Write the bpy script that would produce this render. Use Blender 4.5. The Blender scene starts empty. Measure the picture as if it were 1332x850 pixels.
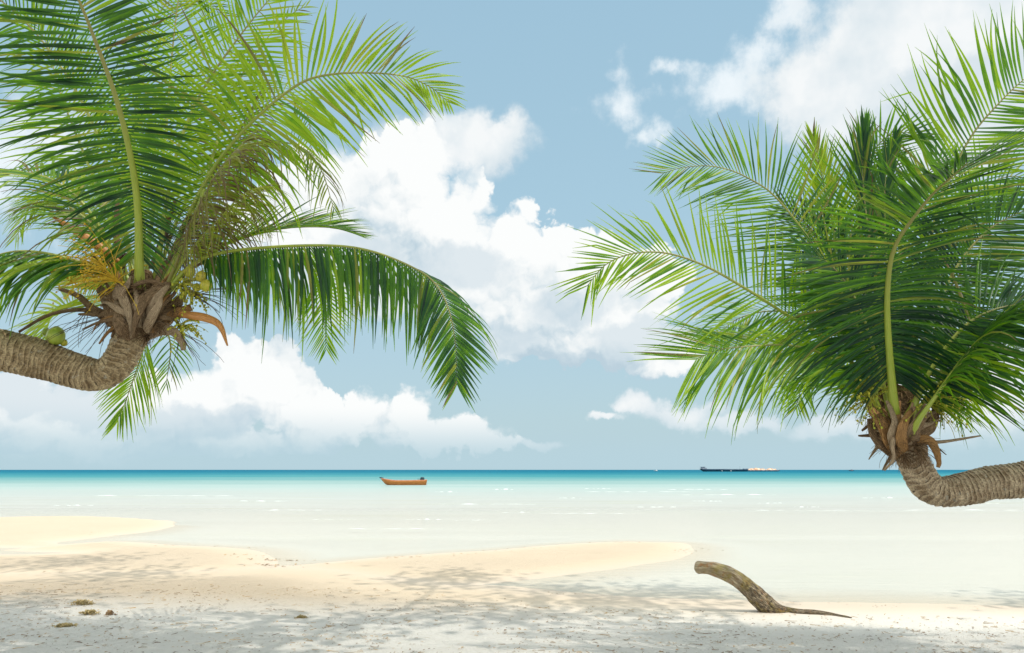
import bpy, math, random
import numpy as np
from mathutils import Vector, noise as mnoise

R = math.radians
scene = bpy.context.scene
COL = scene.collection
V = Vector

# ------------------------------------------------------------------ camera
LENS = 26.0
F = 1332 * LENS / 36.0
CAM_Z = 1.70
PITCH = math.atan((611.3 - 425) / F)
cam_d = bpy.data.cameras.new('camera'); cam_d.lens = LENS; cam_d.sensor_width = 36
cam_d.clip_start = 0.05; cam_d.clip_end = 60000
cam = bpy.data.objects.new('camera', cam_d); COL.objects.link(cam)
cam.location = (0, 0, CAM_Z); cam.rotation_euler = (math.pi / 2 + PITCH, 0, 0)
scene.camera = cam
FW = V((0, math.cos(PITCH), math.sin(PITCH))); UPV = V((0, -math.sin(PITCH), math.cos(PITCH)))

def ray(u, v):
    return V(((u - 666) / F, 0, 0)) + UPV * (-(v - 425) / F) + FW

def at(u, v, Y):
    """world point seen at photo pixel (u, v) lying at distance Y in front of the viewpoint"""
    d = ray(u, v); return V((0, 0, CAM_Z)) + d * (Y / d.y)

def gnd(u, v, z=0.0):
    d = ray(u, v); return V((0, 0, CAM_Z)) + d * ((z - CAM_Z) / d.z)

def azel(u, v):
    d = ray(u, v).normalized()
    return math.atan2(d.x, d.y), math.asin(d.z)

# ------------------------------------------------------------------ helpers
def link_mesh(name, verts, faces, mat, parent=None, smooth=True, colattr=None, uv=None, mats=None, fm=None):
    me = bpy.data.meshes.new(name)
    me.from_pydata([tuple(v) for v in verts], [], faces)
    if mats:
        for m in mats: me.materials.append(m)
        me.polygons.foreach_set('material_index', fm)
    else:
        me.materials.append(mat)
    if smooth: me.polygons.foreach_set('use_smooth', [True] * len(me.polygons))
    if colattr is not None:
        a = me.attributes.new('tint', 'FLOAT_COLOR', 'POINT')
        a.data.foreach_set('color', np.asarray(colattr, dtype=np.float32).ravel())
    if uv is not None:
        a = me.attributes.new('lie', 'FLOAT_VECTOR', 'POINT')
        a.data.foreach_set('vector', np.asarray(uv, dtype=np.float32).ravel())
    me.update()
    o = bpy.data.objects.new(name, me); COL.objects.link(o)
    if parent: o.parent = parent
    return o

def tag(o, label=None, cat=None, group=None, kind=None):
    if label: o['label'] = label
    if cat: o['category'] = cat
    if group: o['group'] = group
    if kind: o['kind'] = kind
    return o

def empty(name, loc=(0, 0, 0)):
    o = bpy.data.objects.new(name, None); COL.objects.link(o); o.location = loc; o.empty_display_size = .2
    return o

def catmull(pts, n):
    """n points evenly spaced by arclength along a Catmull-Rom curve; pts are tuples of any width"""
    P = np.array(pts, dtype=float)
    P = np.vstack([2 * P[0] - P[1], P, 2 * P[-1] - P[-2]])
    out = []
    for i in range(1, len(P) - 2):
        t = np.linspace(0, 1, 24, endpoint=False)[:, None]
        a, b, c, d = P[i - 1], P[i], P[i + 1], P[i + 2]
        out.append(.5 * ((2 * b) + (-a + c) * t + (2 * a - 5 * b + 4 * c - d) * t ** 2 + (-a + 3 * b - 3 * c + d) * t ** 3))
    out.append(P[-2][None, :])
    C = np.vstack(out)
    s = np.concatenate([[0], np.cumsum(np.linalg.norm(np.diff(C[:, :3], axis=0), axis=1))])
    q = np.linspace(0, s[-1], n)
    return np.stack([np.interp(q, s, C[:, k]) for k in range(C.shape[1])], 1), s[-1]

class MB:
    def __init__(self): self.v = []; self.f = []; self.c = []; self.u = []
    def tube(self, pts, rad, seg=8, flat=None, tint=(0, .5, 0, 1), disp=None, cap=True, updir=None, uoff=0.0):
        """swept tube; rad list; flat = list of thickness ratio in the second axis"""
        n = len(pts); P = [V(p[:3]) for p in pts]
        base = len(self.v); prev = None; s = 0
        for i in range(n):
            t = (P[min(i + 1, n - 1)] - P[max(i - 1, 0)])
            if t.length < 1e-9: t = V((0, 0, 1))
            t.normalize()
            if i: s += (P[i] - P[i - 1]).length
            if prev is None:
                h = V(updir) if updir is not None else (V((0, 0, 1)) if abs(t.z) < .9 else V((0, 1, 0)))
                a = h - t * h.dot(t)
                if a.length < 1e-4: a = t.orthogonal()
                a.normalize()
            else:
                a = prev - t * prev.dot(t)
                if a.length < 1e-6: a = t.orthogonal()
                a.normalize()
            prev = a; b = t.cross(a)
            r = rad[i]; fl = flat[i] if flat else 1.0
            for k in range(seg):
                th = 2 * math.pi * k / seg
                rr = r * (1 + (disp(s, th) / max(r, 1e-6) if disp else 0))
                p = P[i] + a * (math.cos(th) * rr * fl) + b * (math.sin(th) * rr)
                self.v.append(p)
                self.c.append((i / (n - 1), tint[1], tint[2], 1)); self.u.append((s + uoff, th / (2 * math.pi), r))
        for i in range(n - 1):
            for k in range(seg):
                k2 = (k + 1) % seg
                self.f.append((base + i * seg + k, base + i * seg + k2, base + (i + 1) * seg + k2, base + (i + 1) * seg + k))
        if cap:
            self.f.append(tuple(base + k for k in reversed(range(seg))))
            self.f.append(tuple(base + (n - 1) * seg + k for k in range(seg)))
    def box(self, c, s, rot=None):
        b = len(self.v)
        for dz in (-1, 1):
            for dx, dy in ((-1, -1), (1, -1), (1, 1), (-1, 1)):
                p = V((dx * s[0] / 2, dy * s[1] / 2, dz * s[2] / 2))
                if rot: p.rotate(rot)
                self.v.append(V(c) + p); self.c.append((0, .5, 0, 1)); self.u.append((0, 0, 0))
        for q in ((3, 2, 1, 0), (4, 5, 6, 7), (0, 1, 5, 4), (1, 2, 6, 5), (2, 3, 7, 6), (3, 0, 4, 7)):
            self.f.append(tuple(b + k for k in q))
    def ball(self, c, r, squash=(1, 1, 1), seg=14, rings=9, lump=0, tint=(0, .5, 0, 1)):
        b = len(self.v); c = V(c)
        for i in range(rings + 1):
            ph = math.pi * i / rings
            for k in range(seg):
                th = 2 * math.pi * k / seg
                d = V((math.sin(ph) * math.cos(th), math.sin(ph) * math.sin(th), math.cos(ph)))
                rr = r * (1 + lump * mnoise.noise(d * 1.7 + c * 5))
                self.v.append(c + V((d.x * squash[0], d.y * squash[1], d.z * squash[2])) * rr)
                self.c.append((i / rings, tint[1], tint[2], 1)); self.u.append((i / rings, k / seg, r))
        for i in range(rings):
            for k in range(seg):
                k2 = (k + 1) % seg
                self.f.append((b + i * seg + k, b + (i + 1) * seg + k, b + (i + 1) * seg + k2, b + i * seg + k2))
    def build(self, name, mat, parent=None, smooth=True):
        return link_mesh(name, self.v, self.f, mat, parent, smooth, self.c, self.u)

# ------------------------------------------------------------------ node helpers
class NT:
    def __init__(self, tree): self.t = tree; self.n = tree.nodes; self.l = tree.links
    def new(self, kind, **kw):
        nd = self.n.new(kind)
        for k, v in kw.items(): setattr(nd, k, v)
        return nd
    def put(self, nd, idx, val):
        if val is None: return
        if isinstance(val, bpy.types.NodeSocket): self.l.new(val, nd.inputs[idx])
        else: nd.inputs[idx].default_value = val
    def math(self, op, a, b=None, c=None, clamp=False):
        nd = self.new('ShaderNodeMath', operation=op, use_clamp=clamp)
        self.put(nd, 0, a); self.put(nd, 1, b); self.put(nd, 2, c); return nd.outputs[0]
    def vmath(self, op, a, b=None, scale=None):
        nd = self.new('ShaderNodeVectorMath', operation=op)
        self.put(nd, 0, a); self.put(nd, 1, b)
        if scale is not None: self.put(nd, 'Scale', scale)
        return nd.outputs['Value'] if op in ('LENGTH', 'DOT_PRODUCT', 'DISTANCE') else nd.outputs[0]
    def noise(self, vec, scale, detail=4, rough=.55, dist=0, dim='3D'):
        nd = self.new('ShaderNodeTexNoise', noise_dimensions=dim)
        if vec is not None: self.l.new(vec, nd.inputs['Vector'])
        nd.inputs['Scale'].default_value = scale; nd.inputs['Detail'].default_value = detail
        nd.inputs['Roughness'].default_value = rough; nd.inputs['Distortion'].default_value = dist
        return nd.outputs['Fac']
    def ramp(self, fac, stops, interp='LINEAR'):
        nd = self.new('ShaderNodeValToRGB'); cr = nd.color_ramp; cr.interpolation = interp
        while len(cr.elements) < len(stops): cr.elements.new(.5)
        for e, (p, c) in zip(cr.elements, stops):
            e.position = p; e.color = (c[0], c[1], c[2], 1) if not isinstance(c, (int, float)) else (c, c, c, 1)
        self.put(nd, 0, fac); return nd.outputs[0]
    def mix(self, f, a, b, blend='MIX'):
        nd = self.new('ShaderNodeMix', data_type='RGBA', blend_type=blend)
        self.put(nd, 0, f)
        for idx, v in ((6, a), (7, b)):
            if isinstance(v, tuple) and len(v) == 3: v = (*v, 1)
            self.put(nd, idx, v)
        return nd.outputs[2]
    def smooth(self, x, lo, hi):
        nd = self.new('ShaderNodeMapRange', interpolation_type='SMOOTHSTEP')
        self.put(nd, 0, x); self.put(nd, 1, lo); self.put(nd, 2, hi); return nd.outputs[0]
    def bump(self, h, strength, dist, prev=None):
        nd = self.new('ShaderNodeBump'); self.put(nd, 'Height', h)
        nd.inputs['Strength'].default_value = strength; nd.inputs['Distance'].default_value = dist
        if prev: self.l.new(prev, nd.inputs['Normal'])
        return nd.outputs[0]

def material(name):
    m = bpy.data.materials.new(name); m.use_nodes = True
    t = NT(m.node_tree); b = t.n['Principled BSDF']
    return m, t, b

def scaled(t, vec, s):
    nd = t.new('ShaderNodeMapping'); t.l.new(vec, nd.inputs[0]); nd.inputs['Scale'].default_value = s
    return nd.outputs[0]

def attr(t, name):
    nd = t.new('ShaderNodeAttribute', attribute_name=name)
    return nd

# ------------------------------------------------------------------ materials
def leaf_mat(name, stops, trans, transl=.34):
    """tint: R along the leaflet, G leaflet tone (random, plus light and shade painted per frond), B age of the frond"""
    m, t, b = material(name)
    a = attr(t, 'tint'); sep = t.new('ShaderNodeSeparateColor'); t.l.new(a.outputs['Color'], sep.inputs[0])
    pos = t.new('ShaderNodeNewGeometry').outputs['Position']
    n = t.noise(pos, 9, 3)
    g = t.math('ADD', t.math('MULTIPLY', sep.outputs[1], .75), t.math('MULTIPLY', n, .30))
    g = t.math('ADD', g, t.math('MULTIPLY', t.math('POWER', sep.outputs[0], 2.0), .12))
    col = t.ramp(g, stops)
    yellow = t.mix(sep.outputs[1], (.20, .27, .035), (.42, .32, .04))
    brown = t.mix(n, (.10, .062, .025), (.27, .19, .09))
    age = sep.outputs[2]
    col = t.mix(t.smooth(t.math('ADD', age, t.math('MULTIPLY', sep.outputs[1], .2)), .15, .65), col, yellow)
    dry = t.math('ADD', age, t.math('MULTIPLY', t.math('POWER', sep.outputs[0], 4.0), t.math('ADD', .10, t.math('MULTIPLY', age, .9))))
    col2 = t.mix(t.smooth(t.math('ADD', dry, t.math('MULTIPLY', t.noise(pos, 14, 2), .35)), .62, .95), col, brown)
    t.l.new(col2, b.inputs['Base Color'])
    b.inputs['Roughness'].default_value = .42
    b.inputs['Specular IOR Level'].default_value = .38
    tr = t.new('ShaderNodeBsdfTranslucent')
    tc = t.mix(t.math('ADD', -.05, t.math('MULTIPLY', g, 1.15), None, True), t.mix(1.0, col2, (2.2, 2.2, 1.2), 'MULTIPLY'), trans, 'MIX')
    tc = t.mix(t.smooth(dry, .7, 1.0), tc, col2)
    t.l.new(tc, tr.inputs[0])
    mx = t.new('ShaderNodeMixShader'); mx.inputs[0].default_value = transl
    t.l.new(b.outputs[0], mx.inputs[1]); t.l.new(tr.outputs[0], mx.inputs[2])
    t.l.new(mx.outputs[0], t.n['Material Output'].inputs[0])
    return m

M = {}
M['leaf'] = leaf_mat('palm_leaf', [(.18, (.002, .028, .017)), (.40, (.008, .072, .018)), (.58, (.055, .180, .010)), (.80, (.30, .42, .012))], (.42, .74, .010), .38)

def simple(name, c1, c2, scale=20, rough=.7, bump=.3, bdist=.004, spec=.3, detail=5, stretch=None, lie=False, metallic=0):
    m, t, b = material(name)
    if lie: vec = attr(t, 'lie').outputs['Vector']
    else: vec = t.new('ShaderNodeTexCoord').outputs['Object']
    if stretch: vec = scaled(t, vec, stretch)
    n = t.noise(vec, scale, detail, .6)
    col = t.mix(t.smooth(n, .36, .64), c1, c2)
    t.l.new(col, b.inputs['Base Color']); b.inputs['Roughness'].default_value = rough
    b.inputs['Specular IOR Level'].default_value = spec; b.inputs['Metallic'].default_value = metallic
    if bump: t.l.new(t.bump(n, bump, bdist), b.inputs['Normal'])
    return m

def midrib_mat():
    m, t, b = material('frond_midrib')
    a = attr(t, 'tint'); sep = t.new('ShaderNodeSeparateColor'); t.l.new(a.outputs['Color'], sep.inputs[0])
    n = t.noise(scaled(t, attr(t, 'lie').outputs['Vector'], (3, 22, 1)), 3, 5, .6)
    c = t.mix(t.smooth(n, .35, .7), (.26, .36, .03), (.42, .42, .07))
    c = t.mix(t.smooth(sep.outputs[0], .35, .8), c, t.mix(n, (.36, .30, .10), (.20, .22, .05)))
    c = t.mix(t.smooth(sep.outputs[2], .45, .9), c, (.17, .11, .05))
    t.l.new(c, b.inputs['Base Color']); b.inputs['Roughness'].default_value = .38
    t.l.new(t.bump(n, .25, .003), b.inputs['Normal'])
    return m
M['midrib'] = midrib_mat()

def trunk_mat(name, dark, mid, light):
    m, t, b = material(name)
    lie = attr(t, 'lie').outputs['Vector']; pos = t.new('ShaderNodeNewGeometry').outputs['Position']
    ta = attr(t, 'tint'); sp = t.new('ShaderNodeSeparateColor'); t.l.new(ta.outputs['Color'], sp.inputs[0])
    fr = sp.outputs[0]
    crack = t.math('MAXIMUM', t.smooth(fr, .86, .97), t.smooth(fr, .16, .02))
    fine = t.noise(pos, 75, 6, .7)
    mott = t.noise(pos, 11, 5, .65)
    col = t.mix(t.smooth(mott, .33, .68), mid, light)
    col = t.mix(t.smooth(fine, .38, .62), t.mix(.6, col, dark), col)
    col = t.mix(t.math('MULTIPLY', t.smooth(sp.outputs[2], .55, .95), .55), col, light)
    breakup = t.math('MULTIPLY', t.smooth(t.noise(pos, 22, 3), .30, .55), t.smooth(sp.outputs[1], .2, .7))
    cr = t.math('MULTIPLY', crack, breakup)
    col = t.mix(t.math('MULTIPLY', cr, .92), col, dark)
    lich = t.smooth(t.noise(t.vmath('ADD', pos, (3, 1, 7)), 17, 4, .6), .60, .68)
    col = t.mix(t.math('MULTIPLY', lich, .5), col, (.42, .40, .32))
    t.l.new(col, b.inputs['Base Color']); b.inputs['Roughness'].default_value = .85
    h = t.math('ADD', t.math('MULTIPLY', fine, .5), t.math('MULTIPLY', cr, -1.0))
    t.l.new(t.bump(h, .9, .010), b.inputs['Normal'])
    return m
M['trunk_left'] = trunk_mat('weathered_trunk', (.020, .011, .005), (.23, .145, .062), (.60, .45, .25))
M['trunk_right'] = trunk_mat('greyish_trunk', (.028, .015, .008), (.27, .175, .09), (.64, .49, .31))
M['sheath'] = simple('dry_leaf_sheath', (.030, .016, .008), (.40, .26, .14), 3.0, .8, .8, .010, .2, 6, (9, 40, 1), True)
M['sheath_light'] = simple('bleached_leaf_sheath', (.09, .05, .022), (.58, .43, .27), 3.0, .75, .7, .008, .2, 6, (9, 40, 1), True)
M['sheath_orange'] = simple('orange_leaf_sheath', (.10, .045, .015), (.52, .28, .10), 3.0, .75, .7, .008, .25, 6, (9, 40, 1), True)
M['fibre'] = simple('palm_fibre', (.06, .035, .018), (.30, .19, .10), 60, .9, .9, .012, .1, 6)
M['spathe'] = simple('orange_spathe', (.36, .13, .03), (.62, .30, .08), 3, .45, .3, .003, .4, 4, (6, 30, 1), True)
M['coconut'] = simple('green_coconut', (.22, .33, .03), (.36, .42, .05), 6, .35, .1, .002, .5)
M['coconut_young'] = simple('young_yellow_coconut', (.42, .42, .03), (.55, .46, .05), 9, .35, .1, .002, .5)
M['flower'] = simple('yellow_flower_strand', (.52, .32, .02), (.68, .46, .04), 30, .6, .1, .002)
M['flower_green'] = simple('green_flower_strand', (.30, .34, .03), (.52, .46, .05), 30, .6, .1, .002)
M['twig'] = simple('dry_stalk', (.05, .04, .03), (.15, .11, .07), 30, .8, .2, .002)
M['litter'] = simple('beach_litter', (.16, .09, .045), (.52, .36, .19), 3, .9, 0)
M['seaweed'] = simple('dried_seaweed', (.24, .19, .08), (.56, .42, .20), 18, .9, .5, .01)

def driftwood_mat():
    m, t, b = material('driftwood')
    lie = attr(t, 'lie').outputs['Vector']; pos = t.new('ShaderNodeNewGeometry').outputs['Position']
    sx = t.new('ShaderNodeSeparateXYZ'); t.l.new(lie, sx.inputs[0])
    grain = t.noise(scaled(t, lie, (3.2, 26, 1)), 2.6, 7, .68, .6)
    lump = t.noise(pos, 13, 6, .7)
    c = t.mix(t.smooth(grain, .35, .66), (.17, .115, .055), (.56, .46, .31))
    c = t.mix(t.smooth(lump, .50, .66), c, (.33, .16, .06))
    moss = t.math('MULTIPLY', t.smooth(t.noise(pos, 5, 4), .50, .60), t.smooth(sx.outputs[0], .02, .25))
    c = t.mix(t.math('MULTIPLY', moss, .55), c, (.30, .24, .04))
    rot = t.math('MULTIPLY', t.smooth(t.math('ADD', sx.outputs[0], t.math('MULTIPLY', lump, .5)), .60, 1.0), t.smooth(t.noise(scaled(t, lie, (9, 30, 1)), 2.4, 6, .7), .40, .58))
    rot = t.math('MAXIMUM', rot, t.math('MULTIPLY', t.smooth(t.noise(scaled(t, lie, (4, 20, 1)), 2.0, 5, .7), .56, .66), .8))
    c = t.mix(rot, c, (.035, .022, .014))
    t.l.new(c, b.inputs['Base Color']); b.inputs['Roughness'].default_value = .85
    t.l.new(t.bump(t.math('ADD', grain, lump), .9, .02), b.inputs['Normal'])
    return m
M['driftwood'] = driftwood_mat()

def sand_mat():
    m, t, b = material('coral_sand')
    pos = t.new('ShaderNodeNewGeometry').outputs['Position']
    z = t.new('ShaderNodeSeparateXYZ'); t.l.new(pos, z.inputs[0])
    big = t.noise(pos, .5, 4, .5)
    flat = scaled(t, pos, (.35, 1.2, 1))
    mid = t.noise(flat, 2.4, 6, .62)
    fine = t.noise(pos, 22, 5, .7)
    grain = t.noise(pos, 160, 2, .7)
    dryc = t.mix(big, (.53, .428, .305), (.57, .468, .345))
    up = t.smooth(z.outputs[1], 10.5, 8.0)          # near sand: cool, lifted tone of the shade painted into its colour
    grey = t.mix(mid, (.665, .65, .61), (.775, .755, .70))
    dryc = t.mix(t.math('MULTIPLY', up, .80), dryc, grey)
    wetc = t.mix(t.smooth(z.outputs[2], .0, -.05), (.555, .47, .375), (.595, .55, .485))
    wet = t.smooth(t.math('ADD', z.outputs[2], t.math('MULTIPLY', t.math('SUBTRACT', mid, .5), .03)), .035, -.01)
    c = t.mix(wet, dryc, wetc)
    speck = t.math('MULTIPLY', t.smooth(t.noise(scaled(t, pos, (.6, 1, 1)), 13, 4, .7), .60, .72), t.math('MULTIPLY', t.smooth(z.outputs[2], .03, .10), .55))
    c = t.mix(speck, c, (.50, .43, .30))
    dk = t.math('MULTIPLY', t.smooth(t.noise(scaled(t, pos, (.8, 1.4, 1)), 38, 3, .6), .66, .74), t.math('MULTIPLY', t.smooth(z.outputs[2], .05, .12), .6))
    c = t.mix(dk, c, (.30, .24, .16))
    t.l.new(c, b.inputs['Base Color']); b.inputs['Roughness'].default_value = .9
    b.inputs['Specular IOR Level'].default_value = .2
    hs = t.smooth(z.outputs[2], .015, .09)
    h = t.math('ADD', t.math('MULTIPLY', mid, 1.1), t.math('ADD', t.math('MULTIPLY', fine, .55), t.math('MULTIPLY', grain, .12)))
    h = t.math('MULTIPLY', h, t.math('ADD', .06, t.math('MULTIPLY', hs, .94)))
    t.l.new(t.bump(h, 1.0, .085), b.inputs['Normal'])
    return m
M['sand'] = sand_mat()

def water_mat():
    m, t, b = material('sea_water')
    for n in list(t.n): t.n.remove(n)
    out = t.new('ShaderNodeOutputMaterial')
    pos = t.new('ShaderNodeNewGeometry').outputs['Position']
    d = attr(t, 'tint'); sep = t.new('ShaderNodeSeparateColor'); t.l.new(d.outputs['Color'], sep.inputs[0])
    q = sep.outputs[0]                                # 0 at the shore, 1 in the deep: log of the depth
    st = scaled(t, pos, (.010, .05, 1))
    pn = t.noise(st, 1.0, 5, .6)
    pn2 = t.noise(scaled(t, pos, (.05, .35, 1)), 1.0, 4, .6)
    q2 = t.math('ADD', q, t.math('ADD', t.math('MULTIPLY', t.math('SUBTRACT', pn, .5), t.math('MULTIPLY', q, .32)), t.math('MULTIPLY', t.math('SUBTRACT', pn2, .5), .06)))
    body = t.ramp(q2, [(0, (.59, .54, .48)), (.18, (.61, .595, .54)), (.32, (.57, .605, .555)), (.42, (.42, .50, .46)), (.53, (.20, .345, .325)), (.66, (.045, .235, .25)), (.80, (.004, .15, .21)), (1, (.001, .09, .16))])
    alpha = t.ramp(q2, [(0, .0), (.08, .10), (.25, .55), (.45, .92), (.6, 1)])
    # sandy ripple tint in the shallows
    rip = t.smooth(t.noise(scaled(t, pos, (.10, 1.1, 1)), 1.0, 3, .5), .56, .70)
    body = t.mix(t.math('MULTIPLY', rip, t.math('MULTIPLY', t.smooth(q2, .46, .2), .75)), body, (.53, .54, .38))
    fineb = t.smooth(t.noise(scaled(t, pos, (.35, 3.2, 1)), 1.0, 4, .6), .35, .65)
    body = t.mix(t.math('MULTIPLY', fineb, .16), body, t.mix(1.0, body, (.80, .86, .84), 'MULTIPLY'))
    dif = t.new('ShaderNodeBsdfDiffuse'); t.l.new(body, dif.inputs[0])
    tr = t.new('ShaderNodeBsdfTransparent'); tr.inputs[0].default_value = (.975, 1, .985, 1)
    m1 = t.new('ShaderNodeMixShader'); t.l.new(alpha, m1.inputs[0]); t.l.new(tr.outputs[0], m1.inputs[1]); t.l.new(dif.outputs[0], m1.inputs[2])
    w1 = t.noise(scaled(t, pos, (.6, 2.6, 1)), 1.0, 4, .55, .4)
    w2 = t.noise(scaled(t, pos, (3, 9, 1)), 1.0, 3, .55)
    bm = t.bump(t.math('ADD', w1, t.math('MULTIPLY', w2, .3)), .5, .06)
    gl = t.new('ShaderNodeBsdfGlossy'); gl.inputs['Roughness'].default_value = .12; t.l.new(bm, gl.inputs['Normal'])
    fr = t.new('ShaderNodeFresnel'); fr.inputs[0].default_value = 1.33; t.l.new(bm, fr.inputs[1])
    fac = t.math('MULTIPLY', t.math('MINIMUM', fr.outputs[0], .5), t.math('SUBTRACT', .50, t.math('MULTIPLY', q, .38)))
    m2 = t.new('ShaderNodeMixShader'); t.l.new(fac, m2.inputs[0]); t.l.new(m1.outputs[0], m2.inputs[1]); t.l.new(gl.outputs[0], m2.inputs[2])
    t.l.new(m2.outputs[0], out.inputs[0])
    return m
M['water'] = water_mat()
M['foam'] = simple('sea_foam', (.60, .63, .60), (.72, .74, .72), 3, .6, .5, .03)

# ------------------------------------------------------------------ terrain and sea
def poly_sd(X, Y, poly):
    """signed distance to a polygon, positive inside"""
    px = np.array([p[0] for p in poly]); py = np.array([p[1] for p in poly]); n = len(poly)
    best = np.full(X.shape, 1e9); inside = np.zeros(X.shape, bool)
    for i in range(n):
        x0, y0, x1, y1 = px[i], py[i], px[(i + 1) % n], py[(i + 1) % n]
        ex, ey = x1 - x0, y1 - y0; L = ex * ex + ey * ey + 1e-12
        tt = np.clip(((X - x0) * ex + (Y - y0) * ey) / L, 0, 1)
        best = np.minimum(best, np.hypot(X - x0 - tt * ex, Y - y0 - tt * ey))
        cond = ((y0 > Y) != (y1 > Y))
        xi = x0 + (Y - y0) * ex / (ey if abs(ey) > 1e-9 else 1e-9)
        inside ^= cond & (X < xi)
    return np.where(inside, best, -best)

def G(l): return [gnd(u, v)[:2] for u, v in l]
def smoothpoly(pts, n=90):
    P = [(p[0], p[1], 0) for p in pts]; C, _ = catmull(P + [P[0]], n); return [(a[0], a[1]) for a in C[:-1]]
shore = [(-60, 12.9), (-30, 12.9)] + G([(-60, 742), (60, 741), (160, 739), (260, 738), (340, 736), (372, 735), (440, 738), (520, 748), (600, 760), (660, 763), (760, 771), (850, 777), (940, 779), (1040, 783), (1140, 784), (1240, 786), (1332, 790), (1420, 792)]) + [(14, 8.9), (60, 9.5)]
shore = [tuple(p) for p in catmull([(a, b, 0) for a, b in shore], 260)[0][:, :2]]
land = shore + [(70, -80), (-70, -80)]
bar_a = smoothpoly([(-40, 19), (-40, 24)] + G([(-80, 674), (30, 672), (140, 672), (215, 677), (232, 680), (205, 690), (150, 697), (70, 706), (0, 713)]), 140)
bar_b = smoothpoly([(-40, 11), (-40, 15)] + G([(-60, 722), (0, 716), (70, 710), (150, 704), (225, 709), (290, 712), (338, 717), (358, 725), (366, 734), (340, 742), (200, 748), (0, 752)]), 140)
bar_c = smoothpoly(G([(368, 737), (440, 730), (510, 725), (590, 719), (660, 715), (730, 709), (796, 705), (850, 705), (890, 707), (903, 717), (880, 727), (820, 737), (760, 746), (700, 754), (640, 760), (560, 762), (470, 752)]), 160)

def fbm(X, Y, sc, seed, octv=4):
    out = np.zeros(X.shape); amp = 1; rng = np.random.RandomState(seed)
    for o in range(octv):
        for k in range(5):
            a = rng.uniform(0, 2 * math.pi); f = sc * (2 ** o) * rng.uniform(.7, 1.4); p = rng.uniform(0, 6.28)
            out += amp * np.sin(f * (math.cos(a) * X + math.sin(a) * Y) + p + 1.3 * np.sin(.6 * f * (X * math.sin(a + 1) - Y * math.cos(a + .4)) + p * 2)) / 5
        amp *= .5
    return out

def height(X, Y):
    wx = X + .10 * fbm(X, Y, 1.6, 3, 3); wy = Y + .12 * fbm(X, Y, 1.2, 8, 3)
    sl = poly_sd(wx, wy, land)
    z = np.where(sl > 0, .028 * sl + .012 * np.clip(sl - 1.5, 0, 60) ** 1.0, sl * .030)
    z = np.minimum(z, .16 + .02 * np.clip(sl - 4, 0, 50))
    for p, h in ((bar_a, .045), (bar_b, .055), (bar_c, .05)):
        s = poly_sd(wx, wy, p)
        z = np.maximum(z, np.where(s > 0, np.minimum(.05 * s, h * (1 - np.exp(-s * 2.2))), s * .04))
    seaw = np.clip(Y - 9, 0, None)
    floor_ = -(.05 + .0045 * seaw + .0009 * np.clip(Y - 26, 0, 4000) ** 1.6)
    floor_ = np.maximum(floor_, -14)
    z = np.where(z < 0, np.maximum(z, floor_) if False else np.where(Y > 24, floor_, np.maximum(z, floor_ - .0)), z)
    # soft pits and ridges of trampled dry sand
    lift = np.clip((z - .02) / .1, 0, 1)
    z = z + lift * (.014 * fbm(X * .7, Y * 1.3, 3.2, 11, 3) + .010 * fbm(X, Y, 11, 17, 2))
    return z

def axis(segs):
    out = [segs[0][0]]
    for a, b, s in segs:
        n = max(1, int(round((b - a) / s))); out += list(np.linspace(a, b, n + 1)[1:])
    return np.array(out)
def grow(a, first, ratio, end):
    out = []; s = first
    while a < end: a += s; s *= ratio; out.append(min(a, end))
    return out
xs_mid = axis([(-17, -8, .16), (-8, 8, .07), (8, 17, .16)])
gx = np.array([-x for x in grow(17, .3, 1.28, 26000)][::-1] + list(xs_mid) + grow(17, .3, 1.28, 26000))
ys_mid = axis([(-14, 4, .5), (4, 13, .06), (13, 26, .12), (26, 60, .6)])
gy = np.array([-60, -40, -25, -18] + list(ys_mid) + grow(60, 1.2, 1.18, 26000))

def sheet(name, xs, ys, zf, mat, tintf=None, keep=None):
    X, Y = np.meshgrid(xs, ys); Z = zf(X, Y); nx = len(xs); ny = len(ys)
    me = bpy.data.meshes.new(name)
    idx = np.arange(nx * ny).reshape(ny, nx)
    q = np.stack([idx[:-1, :-1], idx[:-1, 1:], idx[1:, 1:], idx[1:, :-1]], -1).reshape(-1, 4)
    me.from_pydata(np.stack([X, Y, Z], -1).reshape(-1, 3).tolist(), [], q.tolist())
    me.materials.append(mat); me.polygons.foreach_set('use_smooth', [True] * len(me.polygons))
    if tintf is not None:
        T = tintf(X, Y); c = np.zeros((nx * ny, 4), np.float32); c[:, 0] = T.ravel(); c[:, 3] = 1
        a = me.attributes.new('tint', 'FLOAT_COLOR', 'POINT'); a.data.foreach_set('color', c.ravel())
    me.update(); o = bpy.data.objects.new(name, me); COL.objects.link(o); return o

ground = tag(sheet('sand', gx, gy, height, M['sand']), kind='structure')
def depth_tint(X, Y):
    d = np.clip(-height(X, Y), 0, None)
    q = np.log1p(d / .06) / math.log1p(14 / .06)
    yy = np.interp(Y, [0, 9, 17, 24, 32, 42, 58, 80, 115, 170, 300, 700, 30000], [0, .0, .06, .13, .20, .28, .37, .46, .54, .64, .75, .9, 1])
    return np.minimum(np.where(Y > 20, yy, np.minimum(q * .7, yy + .03)), 1)
wy_ = gy[gy > 6]
sea = tag(sheet('sea', gx, wy_, lambda X, Y: X * 0, M['water'], depth_tint), kind='structure')

def gz(x, y):
    return float(height(np.array([[x]]), np.array([[y]]))[0, 0])

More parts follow.
